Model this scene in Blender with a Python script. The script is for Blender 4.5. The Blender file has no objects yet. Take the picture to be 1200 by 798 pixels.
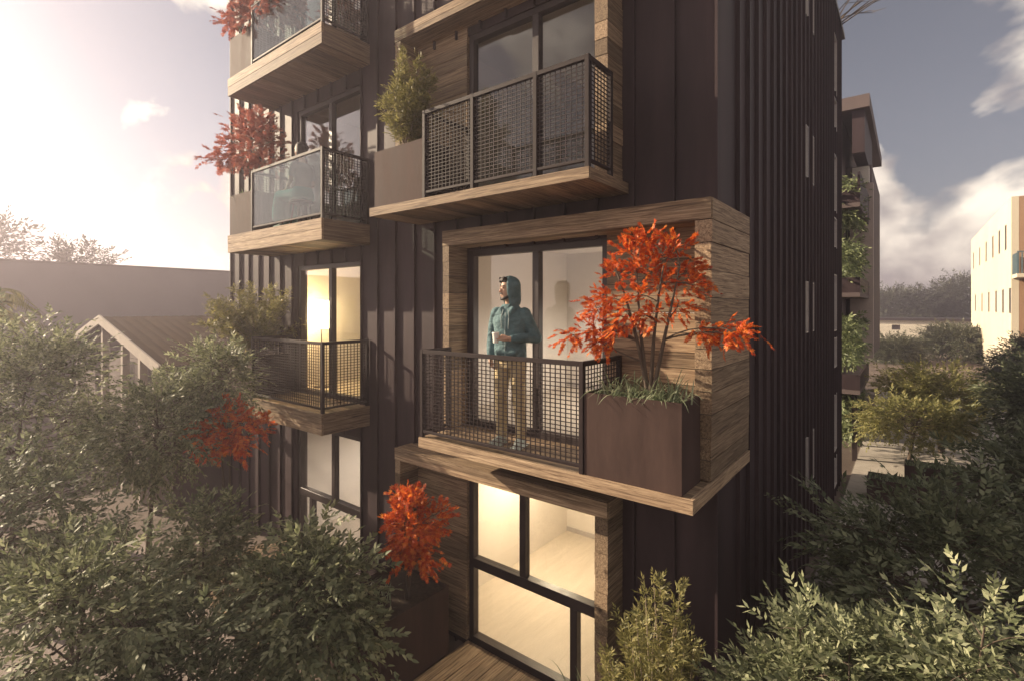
import bpy, bmesh, math, random
import numpy as np
from mathutils import Vector, Matrix

# ------------------------------------------------------------------ camera, sky, sun, exposure
SC = bpy.context.scene
COL = SC.collection
SUN_DIR = Vector((2.95, 1.0, -1.25)).normalized()          # direction the light travels

cam_d = bpy.data.cameras.new('camera')
cam = bpy.data.objects.new('camera', cam_d); COL.objects.link(cam)
cam_d.sensor_width = 36.0; cam_d.lens = 36.0 * 596 / 1200
cam_d.shift_y = -0.0325; cam_d.clip_start = 0.05; cam_d.clip_end = 3000
cam.location = (0, 0, 0)
cam.rotation_euler = (math.radians(90), 0, math.atan((1066 - 600) / 596))
SC.camera = cam

world = bpy.data.worlds.new('World'); SC.world = world; world.use_nodes = True
wn = world.node_tree; wn.nodes.clear()
def wnode(t, **kw):
    n = wn.nodes.new(t)
    for k, v in kw.items(): setattr(n, k, v)
    return n
sky = wnode('ShaderNodeTexSky', sky_type='NISHITA', sun_disc=False)
sky.sun_elevation = math.asin(-SUN_DIR.z)
sky.sun_rotation = math.atan2(-SUN_DIR.x, -SUN_DIR.y)
sky.altitude = 50; sky.air_density = 1.0; sky.dust_density = 1.7; sky.ozone_density = 0.6
hs = wnode('ShaderNodeHueSaturation'); hs.inputs['Saturation'].default_value = 0.46
tint = wnode('ShaderNodeMix', data_type='RGBA', blend_type='MULTIPLY'); tint.inputs[0].default_value = 1.0
tint.inputs[7].default_value = (0.84, 0.79, 0.81, 1)
tc = wnode('ShaderNodeTexCoord')
mp = wnode('ShaderNodeMapping'); mp.inputs['Scale'].default_value = (1, 1, 1.25); mp.inputs['Location'].default_value = (0.764, 7.519, 6.624)
nz = wnode('ShaderNodeTexNoise'); nz.inputs['Scale'].default_value = 3.0; nz.inputs['Detail'].default_value = 9; nz.inputs['Roughness'].default_value = 0.52
nz.inputs['Distortion'].default_value = 0.25
rp = wnode('ShaderNodeValToRGB'); rp.color_ramp.elements[0].position = 0.50; rp.color_ramp.elements[1].position = 0.555
nz2 = wnode('ShaderNodeTexNoise'); nz2.inputs['Scale'].default_value = 9.0; nz2.inputs['Detail'].default_value = 6
cr2 = wnode('ShaderNodeValToRGB')
cr2.color_ramp.elements[0].position = 0.35; cr2.color_ramp.elements[0].color = (4.2, 3.7, 3.6, 1)
cr2.color_ramp.elements[1].position = 0.62; cr2.color_ramp.elements[1].color = (14.0, 12.3, 10.2, 1)
lite = wnode('ShaderNodeMix', data_type='RGBA', blend_type='LIGHTEN'); lite.inputs[0].default_value = 1.0
cmix = wnode('ShaderNodeMix', data_type='RGBA')
bg = wnode('ShaderNodeBackground'); bg.inputs['Strength'].default_value = 0.05
wo = wnode('ShaderNodeOutputWorld')
L = wn.links.new
L(sky.outputs[0], hs.inputs['Color']); L(hs.outputs[0], tint.inputs[6])
L(tc.outputs['Generated'], mp.inputs[0]); L(mp.outputs[0], nz.inputs['Vector']); L(mp.outputs[0], nz2.inputs['Vector'])
L(nz.outputs['Fac'], rp.inputs[0]); L(nz2.outputs['Fac'], cr2.inputs[0])
L(rp.outputs[0], cmix.inputs[0]); L(tint.outputs[2], cmix.inputs[6]); L(tint.outputs[2], lite.inputs[6]); L(cr2.outputs[0], lite.inputs[7]); L(lite.outputs[2], cmix.inputs[7])
L(cmix.outputs[2], bg.inputs[0]); L(bg.outputs[0], wo.inputs[0])

sun_d = bpy.data.lights.new('sun', 'SUN'); sun_d.energy = 5.0; sun_d.angle = math.radians(0.6); sun_d.color = (1.0, 0.81, 0.57)
sun = bpy.data.objects.new('sun', sun_d); COL.objects.link(sun)
sun.rotation_euler = SUN_DIR.to_track_quat('-Z', 'Y').to_euler(); sun.location = (-20, -12, 14)

SC.view_settings.view_transform = 'Standard'; SC.view_settings.look = 'None'
SC.view_settings.exposure = 1.15; SC.view_settings.gamma = 1.0
SC.cycles.use_denoising = True
SC.cycles.max_bounces = 7; SC.cycles.diffuse_bounces = 3; SC.cycles.glossy_bounces = 3
SC.cycles.transparent_max_bounces = 14; SC.cycles.transmission_bounces = 4; SC.cycles.volume_bounces = 0
SC.cycles.sample_clamp_indirect = 6.0

HAZE_DENSITY, HAZE_G = 0.0050, 0.60
RNG = np.random.default_rng(11)
random.seed(5)

# ------------------------------------------------------------------ object helpers
WLOC = {}
def tag(o, label=None, cat=None, group=None, kind=None):
    if label: o['label'] = label
    if cat: o['category'] = cat
    if group: o['group'] = group
    if kind: o['kind'] = kind
    return o
def empty(name, loc, label=None, cat=None, group=None, parent=None):
    o = bpy.data.objects.new(name, None); COL.objects.link(o); o.empty_display_size = 0.1
    loc = Vector(loc); WLOC[o.name] = loc
    if parent: o.parent = parent; o.location = loc - WLOC[parent.name]
    else: o.location = loc
    return tag(o, label, cat, group)
def link(name, me, parent=None, loc=(0, 0, 0)):
    o = bpy.data.objects.new(name, me); COL.objects.link(o)
    loc = Vector(loc); WLOC[o.name] = loc
    if parent: o.parent = parent; o.location = loc - WLOC[parent.name]
    else: o.location = loc
    return o
class MB:
    def __init__(s): s.v = []; s.f = []
    def add(s, v, f):
        n = len(s.v); s.v += [tuple(p) for p in v]; s.f += [tuple(i + n for i in q) for q in f]; return s
    def box(s, x0, x1, y0, y1, z0, z1):
        v = [(x0,y0,z0),(x1,y0,z0),(x1,y1,z0),(x0,y1,z0),(x0,y0,z1),(x1,y0,z1),(x1,y1,z1),(x0,y1,z1)]
        return s.add(v, [(0,3,2,1),(4,5,6,7),(0,1,5,4),(1,2,6,5),(2,3,7,6),(3,0,4,7)])
    def tube(s, pts, rad, n=6, cap=True):
        pts = [Vector(p) for p in pts]; k = len(pts); vs = []; ref = Vector((0.31, 0.17, 0.93))
        for i, p in enumerate(pts):
            t = (pts[min(i+1, k-1)] - pts[max(i-1, 0)]).normalized()
            if abs(t.dot(ref)) > 0.97: ref = Vector((1, 0.1, 0))
            a = t.cross(ref).normalized(); b = t.cross(a).normalized(); ref = -b if False else ref
            r = rad[i] if hasattr(rad, '__len__') else rad
            for j in range(n):
                q = 2*math.pi*j/n; vs.append(p + a*(r*math.cos(q)) + b*(r*math.sin(q)))
        fs = []
        for i in range(k-1):
            for j in range(n):
                j2 = (j+1) % n; fs.append((i*n+j, i*n+j2, (i+1)*n+j2, (i+1)*n+j))
        if cap: fs += [tuple(range(n-1, -1, -1)), tuple((k-1)*n+j for j in range(n))]
        return s.add(vs, fs)
    def prism(s, poly, axis, a, b):
        """extrude a 2D polygon along axis ('x','y','z') from a to b"""
        n = len(poly)
        def P(u, w, t):
            return {'x': (t, u, w), 'y': (u, t, w), 'z': (u, w, t)}[axis]
        vs = [P(u, w, a) for u, w in poly] + [P(u, w, b) for u, w in poly]
        fs = [tuple(range(n-1, -1, -1)), tuple(range(n, 2*n))] + [(i, (i+1) % n, n+(i+1) % n, n+i) for i in range(n)]
        return s.add(vs, fs)
    def lathe(s, prof, c, n=20):
        cx, cy, cz = c; vs = []; k = len(prof)
        for r, z in prof:
            for j in range(n):
                q = 2*math.pi*j/n; vs.append((cx + r*math.cos(q), cy + r*math.sin(q), cz + z))
        fs = [(i*n+j, i*n+(j+1) % n, (i+1)*n+(j+1) % n, (i+1)*n+j) for i in range(k-1) for j in range(n)]
        fs += [tuple(range(n-1, -1, -1)), tuple((k-1)*n+j for j in range(n))]
        return s.add(vs, fs)
    def build(s, name, mat, parent=None, smooth=False, bevel=0.0, fix=True):
        a = np.array(s.v); c = Vector(((a[:,0].min()+a[:,0].max())/2, (a[:,1].min()+a[:,1].max())/2, a[:,2].min()))
        me = bpy.data.meshes.new(name)
        me.from_pydata([tuple(Vector(p) - c) for p in s.v], [], s.f)
        if fix:
            bm = bmesh.new(); bm.from_mesh(me)
            bmesh.ops.recalc_face_normals(bm, faces=bm.faces)
            if bevel: bmesh.ops.bevel(bm, geom=bm.edges[:], offset=bevel, segments=1, affect='EDGES')
            bm.to_mesh(me); bm.free()
        if smooth: me.polygons.foreach_set('use_smooth', [True]*len(me.polygons))
        for m in (mat if isinstance(mat, (list, tuple)) else [mat]): me.materials.append(m)
        return link(name, me, parent, c)
def B(x0, x1, y0, y1, z0, z1): return MB().box(x0, x1, y0, y1, z0, z1)

# ------------------------------------------------------------------ materials
MATS = {}
def nmat(name):
    m = bpy.data.materials.new(name); m.use_nodes = True; nt = m.node_tree
    b = nt.nodes['Principled BSDF']; MATS[name] = m
    return m, nt, b, nt.nodes, nt.links.new
def ramp(N, cols, pos):
    r = N.new('ShaderNodeValToRGB'); e = r.color_ramp.elements
    while len(e) < len(cols): e.new(0.5)
    for i, (c, p) in enumerate(zip(cols, pos)): e[i].position = p; e[i].color = (*c, 1)
    return r
def rough_mat(name, c1, c2, scale=4.0, rough=0.6, bump=0.0, bscale=60.0, bdist=0.01, spec=0.4, metallic=0.0, stretch=(1,1,1), rand=0.0):
    m, nt, b, N, Lk = nmat(name)
    g = N.new('ShaderNodeNewGeometry'); mpp = N.new('ShaderNodeMapping'); mpp.inputs['Scale'].default_value = stretch
    Lk(g.outputs['Position'], mpp.inputs[0])
    n = N.new('ShaderNodeTexNoise'); n.inputs['Scale'].default_value = scale; n.inputs['Detail'].default_value = 7; n.inputs['Roughness'].default_value = 0.62
    Lk(mpp.outputs[0], n.inputs['Vector'])
    r = ramp(N, [c1, c2], [0.32, 0.68]); Lk(n.outputs['Fac'], r.inputs[0])
    out = r.outputs[0]
    if rand:
        oi = N.new('ShaderNodeObjectInfo'); mr = N.new('ShaderNodeMapRange'); mr.inputs[3].default_value = 1-rand; mr.inputs[4].default_value = 1+rand
        Lk(oi.outputs['Random'], mr.inputs[0]); h = N.new('ShaderNodeHueSaturation'); Lk(mr.outputs[0], h.inputs['Value']); Lk(out, h.inputs['Color']); out = h.outputs[0]
    Lk(out, b.inputs['Base Color'])
    rr = N.new('ShaderNodeMapRange'); rr.inputs[3].default_value = rough-0.1; rr.inputs[4].default_value = min(1, rough+0.12); Lk(n.outputs['Fac'], rr.inputs[0]); Lk(rr.outputs[0], b.inputs['Roughness'])
    b.inputs['Specular IOR Level'].default_value = spec; b.inputs['Metallic'].default_value = metallic
    if bump:
        n2 = N.new('ShaderNodeTexNoise'); n2.inputs['Scale'].default_value = bscale; n2.inputs['Detail'].default_value = 4; Lk(mpp.outputs[0], n2.inputs['Vector'])
        bp = N.new('ShaderNodeBump'); bp.inputs['Strength'].default_value = bump; bp.inputs['Distance'].default_value = bdist; Lk(n2.outputs['Fac'], bp.inputs['Height']); Lk(bp.outputs[0], b.inputs['Normal'])
    return m
def wood_mat(name, axis):
    m, nt, b, N, Lk = nmat(name)
    g = N.new('ShaderNodeNewGeometry'); oi = N.new('ShaderNodeObjectInfo')
    sc = {'x': (1.3, 38, 38), 'y': (38, 1.3, 38), 'z': (38, 38, 1.3)}[axis]
    mpp = N.new('ShaderNodeMapping'); mpp.inputs['Scale'].default_value = sc
    off = N.new('ShaderNodeVectorMath'); off.operation = 'SCALE'; off.inputs['Scale'].default_value = 37.0
    cmb = N.new('ShaderNodeCombineXYZ')
    for i in range(3): Lk(oi.outputs['Random'], cmb.inputs[i])
    Lk(cmb.outputs[0], off.inputs[0])
    ad = N.new('ShaderNodeVectorMath'); ad.operation = 'ADD'
    Lk(g.outputs['Position'], mpp.inputs[0]); Lk(mpp.outputs[0], ad.inputs[0]); Lk(off.outputs[0], ad.inputs[1])
    n = N.new('ShaderNodeTexNoise'); n.inputs['Scale'].default_value = 1.6; n.inputs['Detail'].default_value = 8; n.inputs['Roughness'].default_value = 0.68; n.inputs['Distortion'].default_value = 0.9
    Lk(ad.outputs[0], n.inputs['Vector'])
    r = ramp(N, [(0.060,0.038,0.026),(0.215,0.146,0.094),(0.375,0.272,0.178),(0.55,0.42,0.29)], [0.30,0.44,0.57,0.74]); Lk(n.outputs['Fac'], r.inputs[0])
    # knots
    mk = N.new('ShaderNodeMapping'); mk.inputs['Scale'].default_value = tuple(0.12*s for s in sc); Lk(g.outputs['Position'], mk.inputs[0])
    ak = N.new('ShaderNodeVectorMath'); ak.operation = 'ADD'; Lk(mk.outputs[0], ak.inputs[0]); Lk(off.outputs[0], ak.inputs[1])
    vo = N.new('ShaderNodeTexVoronoi'); vo.inputs['Scale'].default_value = 1.1; Lk(ak.outputs[0], vo.inputs['Vector'])
    kr = ramp(N, [(0.25,0.2,0.18),(1,1,1)], [0.06,0.17]); Lk(vo.outputs['Distance'], kr.inputs[0])
    mx = N.new('ShaderNodeMix'); mx.data_type = 'RGBA'; mx.blend_type = 'MULTIPLY'; mx.inputs[0].default_value = 0.8
    Lk(r.outputs[0], mx.inputs[6]); Lk(kr.outputs[0], mx.inputs[7])
    h = N.new('ShaderNodeHueSaturation'); mr = N.new('ShaderNodeMapRange'); mr.inputs[3].default_value = 0.50; mr.inputs[4].default_value = 1.15
    Lk(oi.outputs['Random'], mr.inputs[0]); Lk(mr.outputs[0], h.inputs['Value']); Lk(mx.outputs[2], h.inputs['Color']); Lk(h.outputs[0], b.inputs['Base Color'])
    b.inputs['Roughness'].default_value = 0.72; b.inputs['Specular IOR Level'].default_value = 0.25
    bp = N.new('ShaderNodeBump'); bp.inputs['Strength'].default_value = 0.35; bp.inputs['Distance'].default_value = 0.006; Lk(n.outputs['Fac'], bp.inputs['Height']); Lk(bp.outputs[0], b.inputs['Normal'])
    return m
def leaf_mat(name, c1, c2, c3, trans=0.35, rough=0.5, spec=0.35):
    m, nt, b, N, Lk = nmat(name)
    g = N.new('ShaderNodeNewGeometry'); r = ramp(N, [c1, c2, c3], [0.0, 0.55, 1.0]); Lk(g.outputs['Random Per Island'], r.inputs[0])
    Lk(r.outputs[0], b.inputs['Base Color']); b.inputs['Roughness'].default_value = rough; b.inputs['Specular IOR Level'].default_value = spec
    t = N.new('ShaderNodeBsdfTranslucent'); Lk(r.outputs[0], t.inputs['Color'])
    mx = N.new('ShaderNodeMixShader'); mx.inputs[0].default_value = trans
    o = N['Material Output']; Lk(b.outputs[0], mx.inputs[1]); Lk(t.outputs[0], mx.inputs[2]); Lk(mx.outputs[0], o.inputs['Surface'])
    return m
def glass_mat(name, tintc, refl=0.75):
    m, nt, b, N, Lk = nmat(name); N.remove(b)
    tr = N.new('ShaderNodeBsdfTransparent'); tr.inputs[0].default_value = (*tintc, 1)
    gl = N.new('ShaderNodeBsdfGlossy'); gl.inputs['Roughness'].default_value = 0.02; gl.inputs['Color'].default_value = (0.9,0.9,0.92,1)
    lw = N.new('ShaderNodeLayerWeight'); lw.inputs[0].default_value = 0.5
    pw = N.new('ShaderNodeMath'); pw.operation = 'POWER'; pw.inputs[1].default_value = 4.0; Lk(lw.outputs['Facing'], pw.inputs[0])
    mr = N.new('ShaderNodeMapRange'); mr.inputs[3].default_value = 0.055; mr.inputs[4].default_value = refl; Lk(pw.outputs[0], mr.inputs[0])
    mx = N.new('ShaderNodeMixShader'); Lk(mr.outputs[0], mx.inputs[0]); Lk(tr.outputs[0], mx.inputs[1]); Lk(gl.outputs[0], mx.inputs[2])
    Lk(mx.outputs[0], N['Material Output'].inputs['Surface']); return m
def glow_mat(name, col, s):
    m, nt, b, N, Lk = nmat(name); b.inputs['Base Color'].default_value = (*col, 1)
    b.inputs['Emission Color'].default_value = (*col, 1); b.inputs['Emission Strength'].default_value = s; return m

WX, WY, WZ = wood_mat('timber_grain_x', 'x'), wood_mat('timber_grain_y', 'y'), wood_mat('timber_grain_z', 'z')
METAL = rough_mat('brown_metal_cladding', (0.031,0.021,0.024), (0.056,0.037,0.041), scale=1.1, rough=0.6, stretch=(3,3,0.5), rand=0.10, spec=0.18)
DARK = rough_mat('dark_bronze_frame', (0.030,0.021,0.022), (0.042,0.030,0.030), scale=8, rough=0.45)
RAILM = rough_mat('rail_bronze', (0.022,0.015,0.016), (0.032,0.022,0.023), scale=20, rough=0.6, spec=0.15)
PLANTERM = rough_mat('planter_steel', (0.046,0.029,0.026), (0.074,0.047,0.041), scale=2.5, rough=0.75, bump=0.08, bscale=30, rand=0.06, spec=0.12, stretch=(2,2,0.45))
SOIL = rough_mat('soil', (0.03,0.02,0.014), (0.07,0.05,0.035), scale=22, rough=0.95, bump=0.6, bscale=50)
PLASTER = rough_mat('room_plaster', (0.72,0.66,0.60), (0.78,0.72,0.66), scale=1.2, rough=0.85)
FLOORM = rough_mat('room_floor', (0.60,0.53,0.45), (0.70,0.62,0.53), scale=2, rough=0.5, stretch=(6,0.8,1))
GLASS = glass_mat('window_glass', (0.93,0.94,0.94))
RGLASS = glass_mat('rail_glass', (0.64,0.71,0.69), 0.06)
DGLASS = rough_mat('dark_far_glass', (0.05,0.05,0.055), (0.07,0.07,0.075), scale=3, rough=0.35, spec=0.2)
BARK = rough_mat('bark', (0.06,0.045,0.035), (0.14,0.105,0.08), scale=14, rough=0.9, bump=0.5, stretch=(1,1,0.3))
BARKL = rough_mat('pale_bark', (0.20,0.15,0.11), (0.36,0.29,0.22), scale=18, rough=0.85, bump=0.4, stretch=(1,1,0.3))
GREEN = leaf_mat('green_leaf', (0.090,0.108,0.055), (0.205,0.228,0.125), (0.42,0.43,0.27), trans=0.36, rough=0.55, spec=0.3)
GREEN2 = leaf_mat('deep_green_leaf', (0.070,0.088,0.048), (0.145,0.165,0.095), (0.27,0.29,0.18), trans=0.36, rough=0.55, spec=0.3)
OLIVE = leaf_mat('olive_leaf', (0.12,0.12,0.045), (0.22,0.205,0.075), (0.34,0.30,0.13), trans=0.42)
YELLOW = leaf_mat('yellow_green_leaf', (0.20,0.21,0.085), (0.31,0.30,0.125), (0.43,0.38,0.17), trans=0.5)
REDL = leaf_mat('red_maple_leaf', (0.42,0.045,0.014), (0.66,0.13,0.025), (0.78,0.27,0.045), trans=0.42, rough=0.5)
PINK = leaf_mat('rust_maple_leaf', (0.32,0.085,0.065), (0.44,0.135,0.095), (0.54,0.21,0.14), trans=0.4, rough=0.5)
GRASS = leaf_mat('strap_leaf', (0.13,0.17,0.10), (0.26,0.31,0.19), (0.44,0.48,0.33), trans=0.35)
IVY = leaf_mat('hanging_leaf', (0.09,0.12,0.05), (0.16,0.19,0.09), (0.26,0.29,0.15), trans=0.3)
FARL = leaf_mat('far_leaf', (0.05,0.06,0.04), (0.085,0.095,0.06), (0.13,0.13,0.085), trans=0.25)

# ------------------------------------------------------------------ shared unit box pieces (planks, boards)
def unit_mesh(name, mat, bev=0.012):
    me = bpy.data.meshes.new(name); bm = bmesh.new(); bmesh.ops.create_cube(bm, size=1.0); bm.to_mesh(me); bm.free(); me.materials.append(mat); return me
UNIT = {}
def piece(name, parent, mat, x0, x1, y0, y1, z0, z1):
    k = mat.name
    if k not in UNIT: UNIT[k] = unit_mesh('piece_' + k, mat)
    o = link(name, UNIT[k], parent, ((x0+x1)/2, (y0+y1)/2, (z0+z1)/2)); o.scale = (x1-x0, y1-y0, z1-z0); return o
def jit(a=0.0025): return random.uniform(-a, a)
def split(a, b, w, var=0.25):
    n = max(1, round((b-a)/w)); ws = [1 + random.uniform(-var, var) for _ in range(n)]; s = sum(ws); out = []; p = a
    for q in ws: e = p + (b-a)*q/s; out.append((p, e)); p = e
    return out

# ------------------------------------------------------------------ setting: ground, paving, path
ZG = -4.32
GROUND = rough_mat('garden_earth', (0.075,0.055,0.045), (0.16,0.125,0.105), scale=0.9, rough=0.95, bump=0.4, bscale=9)
g = MB(); g.add([(-150,-60,ZG),(120,-60,ZG),(120,220,ZG),(-150,220,ZG)], [(0,1,2,3)])
tag(g.build('ground', GROUND), kind='structure')
PAVE = rough_mat('paving_stone', (0.36,0.32,0.28), (0.46,0.42,0.37), scale=3, rough=0.8, bump=0.15, rand=0.10)
PAVEB = rough_mat('paving_bed', (0.16,0.14,0.125), (0.22,0.195,0.17), scale=6, rough=0.9)
pv = B(-1.2, 11, 7.5, 36, ZG-0.06, ZG+0.02).build('pavement', PAVEB); tag(pv, kind='structure')
for i, x in enumerate(np.arange(-1.18, 6.0, 1.2)):
    for j, y in enumerate(np.arange(10.2, 31, 1.2)):
        piece('paving_slab', pv, PAVE, x+0.006, x+1.194, y+0.006, y+1.194, ZG+0.002, ZG+0.045+jit(0.003))
PATHM = rough_mat('garden_path_gravel', (0.20,0.165,0.15), (0.30,0.25,0.23), scale=30, rough=0.95, bump=0.5, bscale=80)
pp = MB(); pp.add([(-9.6,-1.0,ZG+0.006),(-4.0,0.6,ZG+0.006),(-4.4,2.3,ZG+0.006),(-7.6,3.3,ZG+0.006),(-11.5,3.2,ZG+0.006)], [(0,1,2,3,4)])
tag(pp.build('path', PATHM), kind='structure')

# ------------------------------------------------------------------ the apartment building
YF, YW, YB = 4.46, 4.78, 3.97
XL, XR, YR, ZT = -11.2, -1.36, 15.1, 7.0
FZ = [-4.25, -1.5, 1.25, 4.0]
bld = empty('apartment_building', (-6, YW, ZG), 'dark brown metal-clad apartment building with timber framed balconies', 'building')

def sub_rects(rect, holes):
    rs = [rect]
    for h in holes:
        out = []
        for (a, b, c, d) in rs:
            if h[0] >= b or h[1] <= a or h[2] >= d or h[3] <= c: out.append((a, b, c, d)); continue
            if h[0] > a: out.append((a, h[0], c, d))
            if h[1] < b: out.append((h[1], b, c, d))
            m0, m1 = max(a, h[0]), min(b, h[1])
            if h[2] > c: out.append((m0, m1, c, h[2]))
            if h[3] < d: out.append((m0, m1, h[3], d))
        rs = out
    return rs
WR, WW = (-4.46, -2.48), (-8.60, -6.69)
holes = []
for k in range(4):
    z0, z1 = FZ[k], FZ[k] + 2.22
    holes.append((WR[0], WR[1], z0, z1)); holes.append((WW[0], WW[1], z0, z1))
    holes.append(((-5.38, -4.46) if k in (0, 2) else (-2.48, -1.47)) + (z0, z1))
# front standing-seam strips
step = 0.41; xs = list(np.arange(XL, XR - 0.1, step)) + [XR]
if xs[-1] - xs[-2] < 0.2: xs.pop(-2)
for a, b in zip(xs[:-1], xs[1:]):
    dy = jit(0.004)
    for (x0, x1, z0, z1) in sub_rects((a+0.001, b-0.001, ZG, ZT), holes): piece('cladding_panel', bld, METAL, x0, x1, YW+0.006+dy, YW+0.2, z0, z1)
for a in xs:
    a2 = min(max(a, XL+0.014), XR-0.014)
    for (x0, x1, z0, z1) in sub_rects((a2-0.013, a2+0.013, ZG, ZT-0.02), holes): piece('standing_seam', bld, METAL, x0, x1, YW-0.036, YW+0.05, z0, z1)
# side facade (faces +X) with slit windows and larger windows at the back
sl = []
for zc in (-2.6, 0.0, 2.6, 5.3):
    for y in (9.66, 10.32): sl.append((y, y+0.20, zc-0.43, zc+0.43))
bw = []
for k in range(4): bw.append((13.55, 14.15, FZ[k]+0.95, FZ[k]+2.25)); bw.append((13.55, 14.15, FZ[k]+0.12, FZ[k]+0.80))
ys = list(np.arange(YW+0.2, YR, 0.40)) + [YR]
ys[0] = YW+0.006
for a, b in zip(ys[:-1], ys[1:]):
    dx = jit(0.003)
    for (y0, y1, z0, z1) in sub_rects((a+0.001, b-0.001, ZG, ZT), sl + bw): piece('cladding_panel', bld, METAL, XR-0.2, XR-0.005+dx, y0, y1, z0, z1)
    if a > YW+0.05:
        for (y0, y1, z0, z1) in sub_rects((a-0.012, a+0.012, ZG, ZT-0.02), sl + bw + [(4.6, 5.77, -1.63, 0.95), (4.6, 5.77, 3.87, 6.45)]): piece('standing_seam', bld, METAL, XR-0.05, XR+0.034, y0, y1, z0, z1)
ALU = rough_mat('pale_window_trim', (0.42,0.38,0.36), (0.50,0.46,0.44), scale=10, rough=0.4)
for (y0, y1, z0, z1) in sl + bw:
    m = MB(); t = 0.022
    m.box(XR-0.16, XR+0.012, y0, y0+t, z0, z1); m.box(XR-0.16, XR+0.012, y1-t, y1, z0, z1)
    m.box(XR-0.16, XR+0.012, y0+t, y1-t, z0, z0+t); m.box(XR-0.16, XR+0.012, y0+t, y1-t, z1-t, z1)
    w = m.build('side_window', ALU, bld)
    B(XR-0.10, XR-0.09, y0+t, y1-t, z0+t, z1-t).build('pane', GLASS, w)
# left flank, back walls, roof
B(XL+0.005, XL+0.2, YW+0.21, 9.5, ZG, ZT).build('side_wall', METAL, bld)
B(XL+0.2, -3.0, 9.3, 9.5, ZG, ZT).build('back_wall', METAL, bld)
B(-3.0, -2.85, 9.51, YR, ZG, ZT).build('inner_side_wall', METAL, bld)
B(-2.85, XR-0.2, YR-0.2, YR-0.004, ZG, ZT).build('rear_wall', METAL, bld)
ROOFM = rough_mat('roof_membrane', (0.10,0.09,0.085), (0.15,0.135,0.125), scale=3, rough=0.9)
B(XL+0.2, XR-0.2, YW+0.2, 9.3, ZT-0.25, ZT-0.1).build('roof', ROOFM, bld)
B(-2.85, XR-0.2, 9.51, YR-0.2, ZT-0.25, ZT-0.1).build('roof', ROOFM, bld)
m = MB(); m.box(XL-0.03, XR+0.04, YW-0.05, YW+0.23, ZT, ZT+0.05); m.box(XR-0.23, XR+0.04, YW+0.23, YR+0.62, ZT-0.06, ZT+0.05)
m.build('parapet_capping', DARK, bld)

# rooms behind the glass
def room(x0, x1, k, depth=3.3):
    z0, z1 = FZ[k], FZ[k] + 2.5; y0, y1 = YW+0.21, YW+0.21+depth
    fl = B(x0, x1, y0, y1, z0-0.1, z0+0.004).build('room_floor', FLOORM, bld)
    B(x0, x1, y0, y1, z1, z1+0.08).build('room_ceiling', PLASTER, bld)
    w = B(x0-0.08, x1+0.08, y1, y1+0.08, z0-0.08, z1+0.06).build('room_wall', PLASTER, bld)
    B(x0-0.08, x0, y0, y1, z0-0.08, z1+0.06).build('room_wall', PLASTER, bld)
    B(x1, x1+0.08, y0, y1, z0-0.08, z1+0.06).build('room_wall', PLASTER, bld)
    piece('skirting', w, MATS['pale_window_trim'], x0, x1, y1-0.015, y1, z0+0.006, z0+0.09)
    return y1
for k in (0, 1, 2, 3):
    room(-5.15, -1.62, k); room(-9.1, -5.4, k)

# windows
def window(xr, k, uppers, lowers=None, zt=None):
    z0, z1 = FZ[k], FZ[k]+2.22; x0, x1 = xr; t = 0.075
    m = MB(); ya, yb = YW+0.03, YW+0.13
    m.box(x0, x0+t, ya, yb, z0, z1); m.box(x1-t, x1, ya, yb, z0, z1); m.box(x0+t, x1-t, ya, yb, z1-t, z1); m.box(x0+t, x1-t, ya-0.02, yb, z0, z0+t)
    w = m.build('window', DARK, bld, bevel=0.004)
    def lights(a, b, muls):
        e = [x0+t] + [q for mm in muls for q in (mm-0.045, mm+0.045)] + [x1-t]
        for mm in muls: B(mm-0.045, mm+0.045, ya+0.004, yb-0.004, a, b).build('mullion', DARK, w, bevel=0.004)
        for i in range(0, len(e), 2): B(e[i], e[i+1], YW+0.078, YW+0.086, a, b).build('pane', GLASS, w)
    if zt is None: lights(z0+t, z1-t, uppers)
    else:
        B(x0+t, x1-t, ya-0.006, yb+0.006, zt-0.06, zt+0.06).build('transom', DARK, w, bevel=0.004)
        lights(zt+0.06, z1-t, uppers); lights(z0+t, zt-0.06, lowers)
for k in range(4):
    if k == 0:
        window(WR, 0, [-3.61], [-2.91], FZ[0]+1.0); window(WW, 0, [-7.53], [-8.21], FZ[0]+1.0)
    else:
        window(WR, k, [-3.42]); window(WW, k, [-7.61])

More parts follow.
